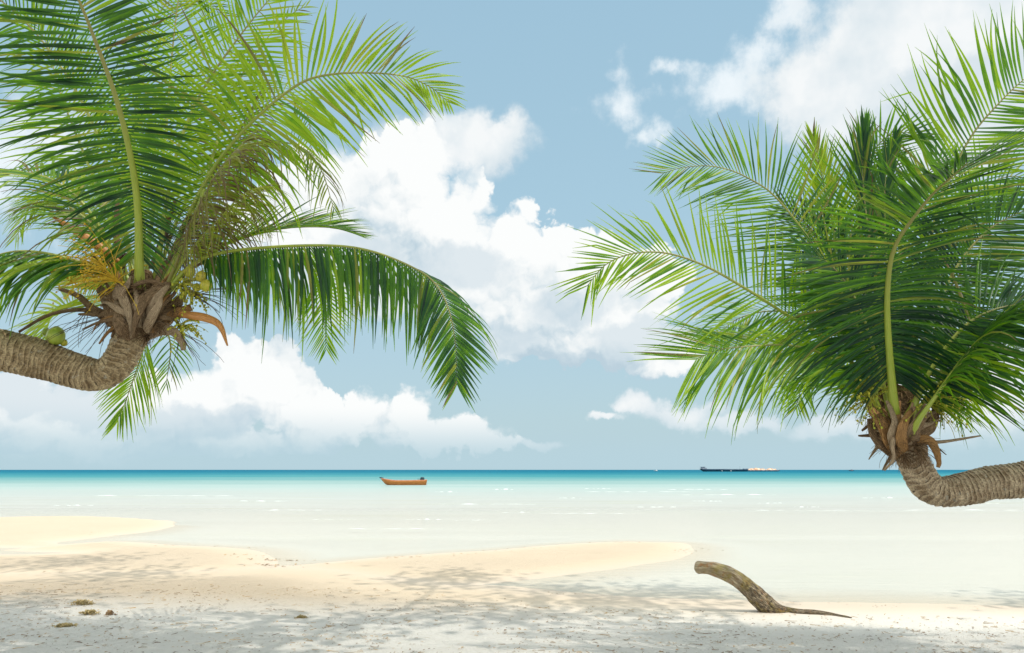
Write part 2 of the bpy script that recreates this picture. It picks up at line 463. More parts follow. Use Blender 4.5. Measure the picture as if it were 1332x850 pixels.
# foam crests of the little waves over the flats
rnd = random.Random(5)
fb = MB()
for (u0, u1, v) in [(868, 948, 637), (820, 880, 660), (1030, 1066, 660), (985, 1022, 655), (60, 122, 658), (405, 470, 676), (720, 760, 648), (520, 575, 676), (590, 632, 677),
                    (760, 800, 636), (640, 690, 667), (900, 940, 652), (1120, 1180, 648), (300, 380, 652), (1240, 1300, 655), (640, 668, 637), (560, 600, 640), (700, 830, 668), (980, 1120, 664), (340, 420, 664), (880, 1010, 644), (560, 700, 656), (1150, 1332, 664), (430, 600, 688), (760, 900, 640), (120, 330, 645)]:
    a = gnd(u0, v); b_ = gnd(u1, v - rnd.uniform(-.4, .4)); n = 40
    pts = []; rr = []
    L = (b_ - a).length
    for i in range(n):
        k = i / (n - 1)
        p = a.lerp(b_, k); p.y += .25 * mnoise.noise(V((k * 5, v, 0))) * a.y / 30
        w = math.sin(math.pi * k) ** .6 * max(0, .10 + 1.5 * mnoise.noise(V((k * 7, v * 2, 3 + u0))))
        pts.append(p); rr.append(max(.001, w * .0040 * a.y))
    fb.tube(pts, rr, 6, flat=[.28] * n)
tag(fb.build('foam', M['foam']), kind='stuff', label='thin white foam lines breaking over the pale shallows')

# ------------------------------------------------------------------ palms
WS = .82
def frond(tree, Yc, pts, up0=(0, 0, 1), up1=None, n=70, L=.85, droop=.5, age=0.0, bare=.12, lift=.25, tip=.30, wid=.030,
          rb=.030, seed=0, sideL=1.0, sideR=1.0, fwd0=72, fwd1=28, miss=.03, jit=.09, limp=0.0, green=0.0, droop0=None, droop1=None, curl=1.0, lift1=None, fx=2.1, sideS=1.0, pf=(.45, 3.2)):  # green: frond tone, lowered to paint in shade, raised for a backlit look
    """One frond: a mesh of folded, tapering leaflets along a curved midrib (its child).
    pts: (u, v, dy) photo pixel and distance offset from the crown, through which the midrib runs."""
    rng = random.Random(seed * 77 + 5); n = int(n * 1.0)
    up0 = V(up0).normalized(); up1 = V(up1).normalized() if up1 else up0
    P3 = [tuple(at(u, v, Yc + dy)) for (u, v, dy) in pts]
    C, LEN = catmull(P3, n * 2)
    C = [V(c) for c in C]
    verts = []; faces = []; tint = []
    m0 = int(bare * n * 2)
    droop0 = droop if droop0 is None else droop0
    droop1 = droop if droop1 is None else droop1
    N2 = n * 2
    for i in range(m0, N2, 1):
        s = i / (N2 - 1); sl = (i - m0) / max(1, (N2 - 1 - m0))
        side = 1 if i % 2 else -1
        sc = sideR if side > 0 else sideL
        if sc <= 0 or rng.random() < miss: continue
        t = (C[min(i + 1, N2 - 1)] - C[max(i - 1, 0)]).normalized()
        up = up0.lerp(up1, s).normalized()
        sd = t.cross(up)
        if sd.length < .05: sd = t.orthogonal()
        sd.normalize(); nr = sd.cross(t).normalized()
        prof = (min(1, pf[0] + sl * pf[1])) * (1 - max(0, (sl - .45) / .55) ** 1.5 * (1 - tip))
        if sd.x * side > 0: sc *= sideS
        LL = L * sc * prof * (1 + rng.gauss(0, jit))
        al = R(fwd0 + (fwd1 - fwd0) * sl ** fx + rng.gauss(0, 2.3))
        be = (lift * (1 - .3 * sl) if lift1 is None else lift + (lift1 - lift) * max(0, (sl - .6) / .25 if sl < .85 else 1)) + rng.gauss(0, .045)
        d = t * math.cos(al) + sd * (side * math.sin(al) * math.cos(be)) + nr * (math.sin(al) * math.sin(be))
        d.normalize()
        g = ((droop0 + (droop - droop0) * sl / .6) if sl < .6 else (droop + (droop1 - droop) * min(1, (sl - .6) / .3))) * (1 + rng.gauss(0, .16))
        if limp and rng.random() < limp: g *= 2.4
        wdir = t - d * t.dot(d); wdir.normalize()
        tw = rng.gauss(0, .15) * side
        K = 7; seg = LL / K; p = C[i] + nr * rb * .15
        rl = min(1, max(0, rng.gauss(.46 + green, .15))); ag = min(1, max(0, age + rng.gauss(0, .07) + (rng.uniform(.2, .7) if rng.random() < .085 + age * .2 else 0)))
        W = wid * WS * (.66 + .34 * prof) * rng.uniform(.82, 1.14)
        base = len(verts)
        broken = rng.random() < .035 + age * .10; bk = rng.randint(2, 5)
        cur = V((rng.gauss(0, .05), rng.gauss(0, .05), rng.gauss(0, .03))) * curl
        for k in range(K + 1):
            u = k / K
            w = W * (.45 + 1.9 * u if u < .28 else (1 - ((u - .28) / .72) ** 1.7)) * .5
            w = max(w, .0009)
            nn = d.cross(wdir).normalized()
            wd = (wdir * math.cos(tw * u) + nn * math.sin(tw * u))
            fold = nn * (w * .62 * side)
            if nr.dot(fold) < 0: fold = -fold
            verts.append(p + wd * w - fold * .5); verts.append(p + fold * .5); verts.append(p - wd * w - fold * .5)
            for q in (0, 1, 2): tint.append((u, rl, ag, 1))
            if k < K:
                p = p + d * seg
                gg = g * (.35 + 1.4 * u)
                if broken and k == bk: gg += 4.0
                d = (d + V((0, 0, -1)) * gg * seg * 1.5 + cur * seg * 4).normalized()
                wdir = (wdir - d * wdir.dot(d))
                if wdir.length < 1e-4: wdir = d.orthogonal()
                wdir.normalize()
        for k in range(K):
            a = base + 3 * k; b = a + 3
            faces.append((a, b, b + 1, a + 1)); faces.append((a + 1, b + 1, b + 2, a + 2))
    o = link_mesh('frond', verts, faces, M['leaf'], tree, True, tint)
    mb = MB()
    rr = [rb * ((1 - i / (N2 - 1)) ** .85 * .85 + .10) * (1 + 1.1 * math.exp(-i / (N2 - 1) * 16)) for i in range(N2)]
    mb.tube(C, rr, 8, flat=[.75] * N2, tint=(0, rng.random(), min(1, age), 1), updir=up0)
    mb.build('midrib', M['midrib'], o)
    return o

def strap(mb, pts, w0, w1, thick=.012, seg=12, lump=.011, seed=0, belly=1.0, updir=(0, -1, 0), n=22):
    C, _ = catmull(pts, n); rad = []
    for i in range(n):
        u = i / (n - 1); rad.append(max(.002, (w0 + (w1 - w0) * u) * (1 + (belly - 1) * math.sin(math.pi * u))))
    fl = [min(1, thick / r) for r in rad]
    mb.tube(C, rad, seg, flat=fl, updir=updir, disp=lambda s, th: lump * min(1, (w0 + w1) / .07) * mnoise.noise(V((s * 14, math.cos(th) * 2, seed * 3 + math.sin(th) * 2))), uoff=seed * .37)

def strands(mb, origin, n, length, dirs, rad, seed, spread=.8, droop=1.2, branch=3, knots=0.0):
    rng = random.Random(seed); o = V(origin)
    for i in range(n):
        d = (V(dirs) + V((rng.gauss(0, spread), rng.gauss(0, spread), rng.gauss(0, spread)))).normalized()
        p = o.copy(); pts = [p.copy()]; K = 9; L = length * rng.uniform(.5, 1.15)
        for k in range(K):
            d = (d + V((rng.gauss(0, .12), rng.gauss(0, .12), -.12 * droop))).normalized(); p = p + d * L / K; pts.append(p.copy())
        mb.tube(pts, [rad * (1 - .6 * k / K) for k in range(K + 1)], 5, cap=False)
        if knots:
            for k in range(3, K + 1):
                if rng.random() < knots: mb.ball(pts[k] + V((rng.gauss(0, .006), rng.gauss(0, .006), 0)), rad * rng.uniform(1.6, 2.8), seg=6, rings=4)

def trunk(tree, mat, pts, name='trunk', seed=1, ring=.040):
    C, L = catmull(pts, int(1100)); C = list(C); rec = []
    def disp(s, th):
        c, sn = math.cos(th), math.sin(th)
        ph = s / ring + .9 * mnoise.noise(V((s * 2.6, c * 1.1, sn * 1.1 + seed))) + .16 * mnoise.noise(V((s * 12, c * 3, sn * 3 + seed)))
        fr = ph - math.floor(ph); k = math.floor(ph)
        amp = .35 + 1.0 * abs(mnoise.noise(V((k * 1.7, c * 1.4, sn * 1.4 + seed)))) * 1.6
        saw = (fr ** .7) * (1 - max(0, (fr - .84) / .16) ** .8)
        rec.append((fr, min(1, amp), saw))
        return .015 * (saw - .5) * amp + .010 * mnoise.noise(V((s * 4, c * 1.6, sn * 1.6 + seed * 9))) + .004 * mnoise.noise(V((s * 26, c * 5, sn * 5)))
    mb = MB(); mb.tube([c[:3] for c in C], [c[3] for c in C], 48, disp=disp)
    mb.c = [(r[0], r[1], r[2], 1) for r in rec]
    return mb.build(name, mat, tree)

def P(u, v, dy, Yc): return tuple(at(u, v, Yc + dy))
UP, BK, FR = (0, 0, 1), (0, 1, 0), (0, -1, 0)

# ---- left palm ----
YL = 6.0
def px(r, Y): return r * Y / F
base_l = V((-8.5, 3.3, 0)); base_l.z = gz(base_l.x, base_l.y) - .15
tl = empty('palm_tree', base_l)
tag(tl, 'left coconut palm with green coconuts, yellow flowers and a bent ringed brown trunk', 'palm tree', 'coconut palms leaning over the beach')
tl_parts = []
trunk_pts = [(*base_l, .24), (-8.35, 3.45, .55, .19), (-7.7, 4.2, 1.65, .175), (-6.6, 4.9, 2.55, .17), (-5.4, 5.4, 2.86, .165),
             (*P(-45, 448, -.25, YL), px(27, YL)), (*P(10, 457, -.15, YL), px(26, YL)), (*P(60, 470, -.05, YL), px(24.5, YL)), (*P(103, 484, 0, YL), px(22, YL)),
             (*P(127, 488, 0, YL), px(20.5, YL)), (*P(145, 481, 0, YL), px(19.5, YL)), (*P(157, 467, .02, YL), px(20, YL)), (*P(165, 450, .03, YL), px(20.5, YL)), (*P(173, 431, .04, YL), px(22.5, YL)), (*P(181, 410, .05, YL), px(26, YL)), (*P(186, 385, .05, YL), px(21, YL))]
trunk_l = trunk(tl, M['trunk_left'], trunk_pts)
def FL(pts, **k): return frond(tl, YL, pts, **k)
# front fronds
FL([(182, 400, -.05), (181, 345, -.22), (179, 270, -.42), (170, 205, -.65), (150, 125, -.95), (118, 38, -1.25), (98, -10, -1.4), (70, -70, -1.6)], up0=(0, 1, .15), up1=(0, .8, .5), n=108, L=1.16, droop=.16, droop0=.9, droop1=.12, lift=.06, rb=.042, seed=1, bare=.17, sideS=.64, pf=(.40, 1.15), wid=.034, tip=.5, fwd0=136, fwd1=66, fx=.62, green=-.26, jit=.06)
# pale green frond leaning right behind it
FL([(196, 395, .1), (206, 340, .1), (219, 250, .2), (236, 180, .25), (268, 110, .3), (325, 30, .3), (372, -25, .3)], up0=(0, 1, -.1), n=84, L=.80, droop=.25, droop1=.15, lift=.05, rb=.026, seed=2, bare=.22, green=0.38, wid=.034, fwd0=66, fwd1=40, tip=.5)
# big arching frond to the upper right
FL([(200, 395, .1), (228, 320, .12), (270, 232, .1), (310, 178, .05), (352, 137, 0), (394, 107, -.05), (432, 97, -.05), (480, 95, 0), (528, 100, .1), (562, 115, .1), (584, 134, .1)], up0=(.25, -1, .3), n=94, L=.98, droop=.16, droop0=1.2, droop1=.8, lift=.06, rb=.025, seed=3, bare=.22, green=0.32, wid=.040, fwd0=84, fwd1=28, tip=.16, age=.06)
# withered drooping frond
FL([(205, 385, .0), (232, 330, 0), (262, 262, -.05), (300, 205, -.05), (345, 185, .0), (392, 192, .05), (418, 222, .05), (434, 272, .05)], up0=(0, -.3, 1), n=64, L=.62, droop=3.2, lift=-.1, rb=.022, seed=4, bare=.28, green=.05, age=.30, wid=.022, jit=.25, curl=2.5, miss=.12)
FL([(205, 385, .1), (228, 325, .2), (252, 265, .2), (285, 215, .25), (318, 160, .3), (335, 125, .3)], up0=(0, -.3, 1), n=66, L=.72, droop=3.6, lift=-.3, rb=.026, seed=5, bare=.22, age=.72, wid=.020, jit=.25, curl=4, miss=.08)
FL([(200, 380, .1), (225, 330, .4), (262, 290, .6), (300, 268, .7), (325, 272, .7), (342, 300, .7)], up0=(0, -.3, 1), n=44, L=.48, droop=3.0, lift=-.2, rb=.018, seed=6, bare=.2, age=.55, wid=.018, jit=.3, curl=4, miss=.15)
FL([(212, 385, -.1), (238, 322, -.25), (262, 262, -.4), (290, 215, -.5), (322, 180, -.55)], up0=(0, -.3, 1), n=90, L=.66, droop=4.0, lift=-.5, rb=.020, seed=91, bare=.24, age=.72, wid=.020, jit=.3, curl=5, miss=.05)
FL([(212, 385, -.1), (245, 330, -.2), (285, 285, -.3), (318, 252, -.4), (352, 240, -.45)], up0=(0, -.3, 1), n=70, L=.50, droop=4.0, lift=-.5, rb=.017, seed=92, bare=.24, age=.5, wid=.018, jit=.3, curl=5, miss=.1)
FL([(168, 390, .1), (148, 330, 0), (112, 285, -.1), (70, 262, -.1), (30, 268, -.1)], up0=(0, -.4, 1), n=70, L=.55, droop=2.4, lift=-.3, rb=.018, seed=93, bare=.22, age=.3, wid=.022, jit=.3, curl=4, miss=.1)
# upper of the two fronds pointing right
FL([(215, 380, .15), (250, 345, .3), (300, 315, .45), (365, 298, .5), (425, 296, .5), (462, 304, .5)], up0=(0, -.6, 1), n=70, L=.66, droop=.30, lift=.30, rb=.020, seed=7, bare=.14, green=.0, wid=.032, fwd0=46, fwd1=12, age=.03)
# large drooping frond to the right
FL([(212, 385, -.1), (250, 345, -.15), (290, 329, -.2), (364, 321, -.25), (438, 320, -.3), (487, 328, -.35), (535, 347, -.4), (563, 366, -.42), (582, 398, -.42), (592, 445, -.42), (594, 500, -.42)], up0=(0, -.25, 1), up1=(1.1, -2.2, .2), n=165, L=.71, droop=2.6, droop0=3.2, droop1=.15, lift=-1.0, lift1=.05, rb=.022, seed=8, bare=.13, green=-0.11, wid=.034, fwd0=86, fwd1=30, tip=.30, miss=.01, jit=.12)
# small frond behind it with a hanging tip
FL([(215, 380, .4), (300, 345, 1.1), (370, 335, 1.6), (408, 350, 1.9), (421, 385, 1.9), (424, 455, 1.9)], up0=(0, .5, 1), up1=(0, -1, .1), n=76, L=.70, droop=.5, droop1=.1, lift=.1, rb=.022, seed=9, bare=.18, green=.16, wid=.026, fwd0=60, fwd1=26)
# below the trunk
FL([(192, 412, .3), (190, 440, .7), (180, 475, .9), (166, 515, 1.0), (153, 548, 1.0)], up0=(.2, -1, .3), n=46, L=.60, droop=.3, lift=.05, rb=.018, seed=10, bare=.12, green=.22, wid=.026, fwd0=44, fwd1=16)
FL([(200, 412, .5), (216, 430, .9), (222, 455, 1.1), (216, 500, 1.1)], up0=(.2, -1, .3), n=26, L=.40, droop=1.4, lift=.05, rb=.016, seed=31, bare=.2, green=.05, wid=.022, fwd0=50, fwd1=18, miss=.3)
# to the left
FL([(165, 395, -.1), (130, 355, -.2), (90, 337, -.35), (38, 327, -.45), (-5, 333, -.5), (-55, 360, -.5)], up0=(0, -.35, 1), n=60, L=.95, droop=1.3, lift=-.5, rb=.024, seed=11, bare=.22, green=-.05, wid=.034, fwd0=58, fwd1=30, miss=.05, sideR=1.0)
FL([(170, 395, .1), (140, 315, .1), (105, 262, .05), (62, 232, 0), (15, 226, 0), (-40, 250, 0)], up0=(0, -.5, 1), n=74, L=.80, droop=.9, lift=.15, rb=.026, seed=12, bare=.26, green=.0, age=.12, wid=.030, fwd0=62, fwd1=26, jit=.15)
FL([(170, 400, .3), (130, 385, .6), (95, 392, .8), (66, 415, .9), (52, 450, .9)], up0=(0, -.8, .6), n=46, L=.72, droop=.4, lift=.2, rb=.020, seed=13, bare=.14, green=.38, wid=.034, fwd0=66, fwd1=30, age=.22)
FL([(172, 395, .3), (140, 368, .5), (105, 358, .7), (70, 362, .8)], up0=(0, -.8, .6), n=30, L=.46, droop=.3, lift=.1, rb=.020, seed=14, bare=.2, wid=.044, fwd0=46, fwd1=16, age=.36, green=.4)
FL([(175, 395, .5), (140, 280, .8), (105, 190, 1.0), (78, 120, 1.2), (62, 60, 1.3), (40, 20, 1.3)], up0=(0, 1, -.1), n=80, L=.95, droop=.35, lift=.05, rb=.022, seed=15, bare=.2, green=0.28, wid=.034, age=.08, fwd0=64)
FL([(180, 395, .5), (160, 300, .9), (95, 250, 1.2), (45, 265, 1.4), (20, 310, 1.4)], up0=(0, -.6, .9), n=64, L=.62, droop=.9, lift=.05, rb=.022, seed=16, bare=.2, green=.16, wid=.030, age=.10)
# behind, top centre and top left
FL([(188, 395, .3), (196, 300, .6), (214, 190, .8), (222, 90, .9), (232, 0, 1.0), (244, -60, 1.0)], up0=(0, 1, .1), n=84, L=.95, droop=.45, lift=0, rb=.024, seed=17, bare=.22, green=0.26, wid=.034, age=.08, fwd0=66, fwd1=36)
FL([(186, 395, .4), (188, 300, .8), (175, 190, 1.2), (182, 90, 1.4), (205, 20, 1.5), (245, -10, 1.5), (290, 20, 1.5)], up0=(.3, 1, .1), n=84, L=.8, droop=.8, lift=0, rb=.022, seed=18, bare=.22, green=.06, wid=.032, age=.12)
FL([(178, 395, .5), (160, 290, .8), (120, 160, .9), (60, 60, .9), (0, 0, .9), (-60, -40, .9)], up0=(.2, 1, .3), n=84, L=.85, droop=.3, lift=.05, rb=.028, seed=19, bare=.2, green=-.04, wid=.034)
FL([(196, 395, .3), (225, 300, .5), (270, 215, .7), (330, 150, .9), (375, 120, 1.0), (400, 150, 1.0), (405, 200, 1.0)], up0=(0, -1, .4), n=74, L=.66, droop=2.0, lift=0, rb=.022, seed=20, bare=.2, green=.12, wid=.024, age=.22, jit=.2, curl=2)
FL([(205, 390, .1), (245, 310, 0), (300, 130, .4), (340, 60, .6), (375, 22, .7), (398, 8, .7)], up0=(0, 1, .1), n=60, L=.46, droop=1.3, lift=0, rb=.022, seed=21, bare=.4, green=.1, wid=.026, age=.34, jit=.25, curl=3)

# crown heart of the left palm: overlapping dry leaf bases
def ragged(cu, cv, seed, n, ru, rv, a0=-20, a1=200):
    rng = random.Random(seed); out = []
    for i in range(n):
        a = R(a0 + (a1 - a0) * (i + rng.random()) / n); L = rng.uniform(.7, 1.35); f = rng.uniform(.1, 1)
        c, s_ = math.cos(a), math.sin(a); k = rng.uniform(-.35, .35)
        b = (cu + c * ru * .25 + rng.uniform(-6, 6), cv + 14 + rng.uniform(-6, 16), -.10 - .1 * f)
        m1 = (cu + c * ru * .6, cv + 4 - s_ * rv * .4, -.22 * f - .06)
        m2 = (cu + (c + k * .2) * ru * .9 * L, cv - s_ * rv * .8 * L, -.2 * f)
        e_ = (cu + (c + k * .5) * ru * 1.15 * L, cv - s_ * rv * 1.0 * L + rng.uniform(-8, 14), -.16 * f)
        out.append(([b, m1, m2, e_], rng.uniform(3.5, 7), rng.uniform(.4, 2), rng.uniform(1.1, 1.7), rng.choice(('sheath', 'sheath_light', 'sheath', 'sheath_orange'))))
    return out
def heart(tree, Yc, cu, cv, specs, mats, name='leaf_base'):
    for i, (pts, w0, w1, belly, mk) in enumerate(specs):
        du = -7 if cu == 190 else 0; w0 = w0 * .78; w1 = w1 * .72
        mb = MB(); strap(mb, [P(u + du, v, dy, Yc) for u, v, dy in pts], px(w0, Yc), px(w1, Yc), .011, seed=i + 1, belly=belly)
        mb.build(name, M[mk], tree)
hb = MB(); hb.ball(P(181, 404, .06, YL), px(34, YL), (1.15, 1, .95), 28, 18, lump=.35); hb.ball(P(184, 378, .06, YL), px(22, YL), (1, .9, 1.3), 22, 14, lump=.3)
hb.build('crown_heart', M['fibre'], tl)
heart(tl, YL, 190, 400, [
    ([(172, 430, -.16), (184, 405, -.26), (200, 385, -.27), (222, 372, -.2)], 14, 7, 1.2, 'sheath'),
    ([(178, 440, -.20), (176, 418, -.27), (172, 400, -.27), (160, 372, -.2)], 2, 8, 1.6, 'sheath_light'),
    ([(180, 438, -.24), (184, 415, -.3), (192, 398, -.3), (196, 380, -.2)], 2, 7, 1.6, 'sheath'),
    ([(214, 425, -.1), (204, 408, -.24), (212, 388, -.26), (226, 372, -.2)], 9, 4, 1.3, 'sheath_light'),
    ([(158, 425, -.1), (152, 408, -.18), (148, 392, -.14), (136, 375, -.05)], 15, 7, 1.2, 'sheath'),
    ([(196, 392, -.2), (215, 380, -.22), (226, 368, -.15), (230, 372, -.08)], 8, 5, 1.2, 'sheath'),
    ([(172, 378, -.15), (190, 368, -.26), (210, 367, -.25), (228, 378, -.18)], 3, 2, 1.6, 'sheath'),
    ([(155, 385, -.15), (166, 378, -.24), (174, 368, -.24), (177, 360, -.2)], 10, 2, 1.4, 'sheath_light'),
    ([(206, 424, -.1), (222, 414, -.16), (238, 406, -.14), (256, 400, -.1)], 10, 7, 1.0, 'sheath_orange'),
    ([(200, 436, -.1), (215, 430, -.16), (232, 432, -.16), (243, 444, -.12), (245, 456, -.1)], 9, 4, 1.3, 'sheath_light'),
    ([(148, 412, -.05), (128, 402, -.05), (108, 385, -.02), (84, 376, 0)], 8, 3, 1.0, 'sheath'),
    ([(160, 395, -.1), (148, 368, -.15), (138, 350, -.12), (128, 332, -.1)], 7, 5, 1.0, 'sheath'),
    ([(168, 385, -.1), (160, 360, -.12), (150, 345, -.1), (135, 325, -.05)], 5, 4, 1.0, 'sheath_orange'),
    ([(215, 400, -.1), (226, 378, -.1), (250, 352, -.05), (275, 338, 0)], 8, 5, 1.0, 'sheath'),
    ([(206, 385, -.05), (215, 355, 0), (228, 335, .1), (240, 322, .15)], 6, 3, 1.0, 'sheath'),
    ([(150, 418, -.02), (120, 404, .0), (85, 406, .0), (58, 416, .02), (32, 432, .02)], 4.5, 2.5, 1.0, 'sheath'),
    ([(196, 430, -.2), (206, 410, -.31), (214, 396, -.32), (216, 384, -.28)], 8, 3, 1.6, 'sheath_light'),
    ([(180, 440, -.14), (166, 428, -.26), (160, 412, -.27), (164, 396, -.24)], 11, 5, 1.3, 'sheath'),
    ([(225, 410, .0), (240, 392, .0), (248, 380, .0), (252, 376, .02)], 9, 6, 1.0, 'sheath_light'),
    ([(165, 350, .1), (158, 300, .15), (160, 262, .2)], 7, 4, 1.0, 'sheath'),
    ([(205, 350, .15), (222, 300, .2), (235, 262, .2)], 7, 4, 1.0, 'sheath'),
] + ragged(190, 405, 4, 46, 50, 36, -60, 240), None)
for pts, w0, w1 in (([(222, 408, -.1), (244, 410, -.14), (268, 414, -.16), (286, 424, -.16), (296, 450, -.16)], 2, 1),
                    ([(160, 345, -.1), (130, 322, -.15), (105, 305, -.18), (85, 292, -.18), (62, 278, -.18)], 2, 1)):
    mb = MB(); strap(mb, [P(u, v, dy, YL) for u, v, dy in pts], px(w0, YL), px(w1, YL), .022, belly=3.8, lump=.002, updir=(0, -1, .3), n=30); mb.build('spathe', M['spathe'], tl)
# coconuts
for (u, v, r, mt, dy) in ((247, 354, 7.2, 'coconut_young', -.18), (262, 360, 7, 'coconut_young', -.2), (268, 372, 7.4, 'coconut_young', -.22), (256, 374, 5, 'coconut_young', -.14), (72.5, 437, 11.2, 'coconut', -.1),
                          (83, 446, 4.5, 'coconut_young', -.05), (60, 432, 5, 'coconut', -.04), (242, 366, 4, 'coconut', -.1)):
    mb = MB(); c = V(P(u, v, dy, YL)); mb.ball(c, px(r, YL), (1, 1, 1.08), 18, 12, .06)
    mb.ball(c + V((0, 0, px(r, YL) * .98)), px(r * .38, YL), (1, 1, .4), 10, 5, .2)
    mb.build('coconut', M[mt], tl)
fb = MB()
for (u, v, dy, n, d, L) in ((152, 366, -.25, 40, (-.9, -.2, .6), .46), (138, 350, -.3, 26, (-.6, -.2, .6), .36), (112, 340, -.3, 22, (-.8, -.2, -.2), .26), (160, 370, -.15, 22, (-.9, -.2, .1), .30), (135, 335, -.1, 30, (.2, -.3, .3), .2)):
    strands(fb, P(u, v, dy, YL), n, L, d, .0038, n, .55, .8, knots=.35)
fb.build('flower_cluster', M['flower'], tl)
fb = MB()
for (u, v, dy, n, d, L) in ((235, 372, -.12, 34, (.7, -.3, .3), .26), (248, 380, -.1, 26, (.4, -.3, -.3), .22), (232, 425, -.1, 26, (.6, -.2, .1), .24)):
    strands(fb, P(u, v, dy, YL), n, L, d, .0042, n + 3, .6, 1.0, knots=.6)
fb.build('flower_cluster', M['flower_green'], tl)
fb = MB()
for (u, v, dy, n, d, L) in ((232, 432, -.1, 13, (.5, -.2, -.5), .42), (250, 385, -.1, 16, (1, -.2, -.1), .42), (150, 410, 0, 14, (-.7, -.2, -.4), .6), (120, 400, 0, 8, (-.5, -.2, -.6), .4), (235, 330, .1, 22, (.3, -.3, -.8), .42), (215, 310, .1, 30, (.4, -.2, .1), .6), (250, 280, .1, 30, (.2, -.2, -.8), .5), (165, 330, .1, 16, (-.2, -.3, -.7), .5)):
    strands(fb, P(u, v, dy, YL), n, L, d, .0035, n + 9, .38, .6)
tag(fb.build('dry_stalks', M['twig'], tl), kind='stuff')
fb = MB()
for (u, v, dy, n, d, L) in ((170, 420, -.2, 60, (-.2, -.7, -.5), .16), (205, 420, -.2, 60, (.3, -.7, -.5), .16), (185, 380, -.2, 50, (0, -.7, .2), .2), (190, 436, -.12, 60, (.1, -.5, -.9), .12), (150, 400, -.1, 50, (-.6, -.5, -.3), .2), (225, 400, -.1, 40, (.6, -.5, -.3), .2)):
    strands(fb, P(u, v, dy, YL), n, L, d, .0030, n + 31, .9, .9)
tag(fb.build('palm_fibre', M['fibre'], tl), kind='stuff')

# ---- right palm ----
YR = 6.5
base_r = V((8.9, 5.1, 0)); base_r.z = gz(base_r.x, base_r.y) - .15
tr_ = empty('palm_tree', base_r)
tag(tr_, 'right coconut palm with a greyish trunk bending low over the sea beside the barges', 'palm tree', 'coconut palms leaning over the beach')
trunk(tr_, M['trunk_right'], [(*base_r, .22), (8.7, 5.2, .5, .17), (7.7, 5.6, 1.25, .158), (6.4, 6.0, 1.55, .154), (5.4, 6.25, 1.60, .152),
                            (*P(1380, 617, -.05, YR), px(21.5, YR)), (*P(1332, 624, -.02, YR), px(21.5, YR)), (*P(1290, 628, 0, YR), px(20.5, YR)), (*P(1255, 636, 0, YR), px(20, YR)), (*P(1226, 640, 0, YR), px(18.5, YR)),
                            (*P(1206, 632, 0, YR), px(19.5, YR)), (*P(1193, 612, 0, YR), px(19, YR)), (*P(1184, 592, .02, YR), px(19, YR)), (*P(1178, 572, .03, YR), px(24, YR)), (*P(1173, 545, .05, YR), px(22, YR))], seed=7)
def FRD(pts, **k): return frond(tr_, YR, pts, **k)
# front frond arching up and to the right
FRD([(1164, 560, -.12), (1162, 520, -.25), (1157, 460, -.42), (1154, 400, -.58), (1157, 350, -.75), (1166, 317, -.9), (1188, 284, -1.1), (1216, 250, -1.3), (1258, 213, -1.6)], up0=(.1, 1, .2), up1=(-.45, .9, .35), n=126, L=1.05, droop=.18, droop0=1.0, droop1=.35, lift=.05, rb=.040, seed=41, bare=.20, wid=.031, tip=.55, fwd0=132, fwd1=50, fx=.75, green=-0.26)
# left frond, middle height
FRD([(1150, 550, 0), (1122, 490, -.05), (1078, 444, -.1), (1019, 407, -.15), (977, 380, -.2), (925, 350, -.2), (882, 333, -.2), (846, 328, -.2), (812, 333, -.2), (785, 347, -.2), (764, 372, -.2)], up0=(-.2, -1, .35), up1=(-.2, -1, .2), n=92, L=.78, droop=.12, droop0=.4, droop1=.15, lift=.08, rb=.023, seed=42, bare=.14, green=0.22, wid=.029, fwd0=66, fwd1=26, tip=.42, miss=.06, jit=.14)
# upper left frond
FRD([(1156, 545, .1), (1128, 460, .12), (1102, 395, .15), (1066, 333, .2), (1037, 290, .2), (1005, 253, .2), (977, 234, .2), (948, 221, .2), (918, 216, .2), (885, 219, .2), (862, 226, .2)], up0=(-.1, -1, .3), n=104, L=.86, droop=.07, lift=.05, rb=.022, seed=43, bare=.22, green=.02, wid=.027, fwd0=74, fwd1=30, tip=.36, miss=.01, jit=.05)
# lower left frond
FRD([(1145, 548, -.05), (1118, 500, -.1), (1080, 466, -.15), (1030, 450, -.2), (972, 451, -.25), (935, 456, -.25), (905, 468, -.25)], up0=(0, -.5, 1), up1=(-.2, -1, .6), n=90, L=.96, droop=.45, droop1=.2, lift=-.3, lift1=0, rb=.021, seed=44, bare=.14, green=0.11, wid=.028, fwd0=58, fwd1=34, tip=.62)
FRD([(1150, 545, .2), (1120, 470, .4), (1070, 420, .6), (1010, 405, .7), (960, 415, .7), (925, 445, .7)], up0=(0, -.8, .8), n=70, L=.80, droop=.45, lift=-.2, rb=.020, seed=45, fwd0=100, fx=1.0, bare=.16, green=.08, wid=.026)
# top right frond
FRD([(1180, 545, .3), (1190, 440, .3), (1208, 320, .3), (1230, 245, .3), (1262, 180, .25), (1298, 136, .2), (1334, 102, .2), (1385, 68, .2)], up0=(.1, -1, .2), n=96, L=1.05, droop=.04, lift=.04, rb=.024, seed=46, bare=.34, green=0.14, wid=.042, fwd0=62, fwd1=44, tip=.7)
FRD([(1184, 566, -.22), (1196, 545, -.3), (1214, 520, -.34), (1250, 470, -.36), (1292, 425, -.4), (1345, 400, -.5)], up0=(0, .3, 1), n=70, L=.85, droop=.8, droop0=1.2, lift=-.2, rb=.026, seed=60, fwd0=100, fx=1.0, bare=.26, green=-0.15, wid=.030)
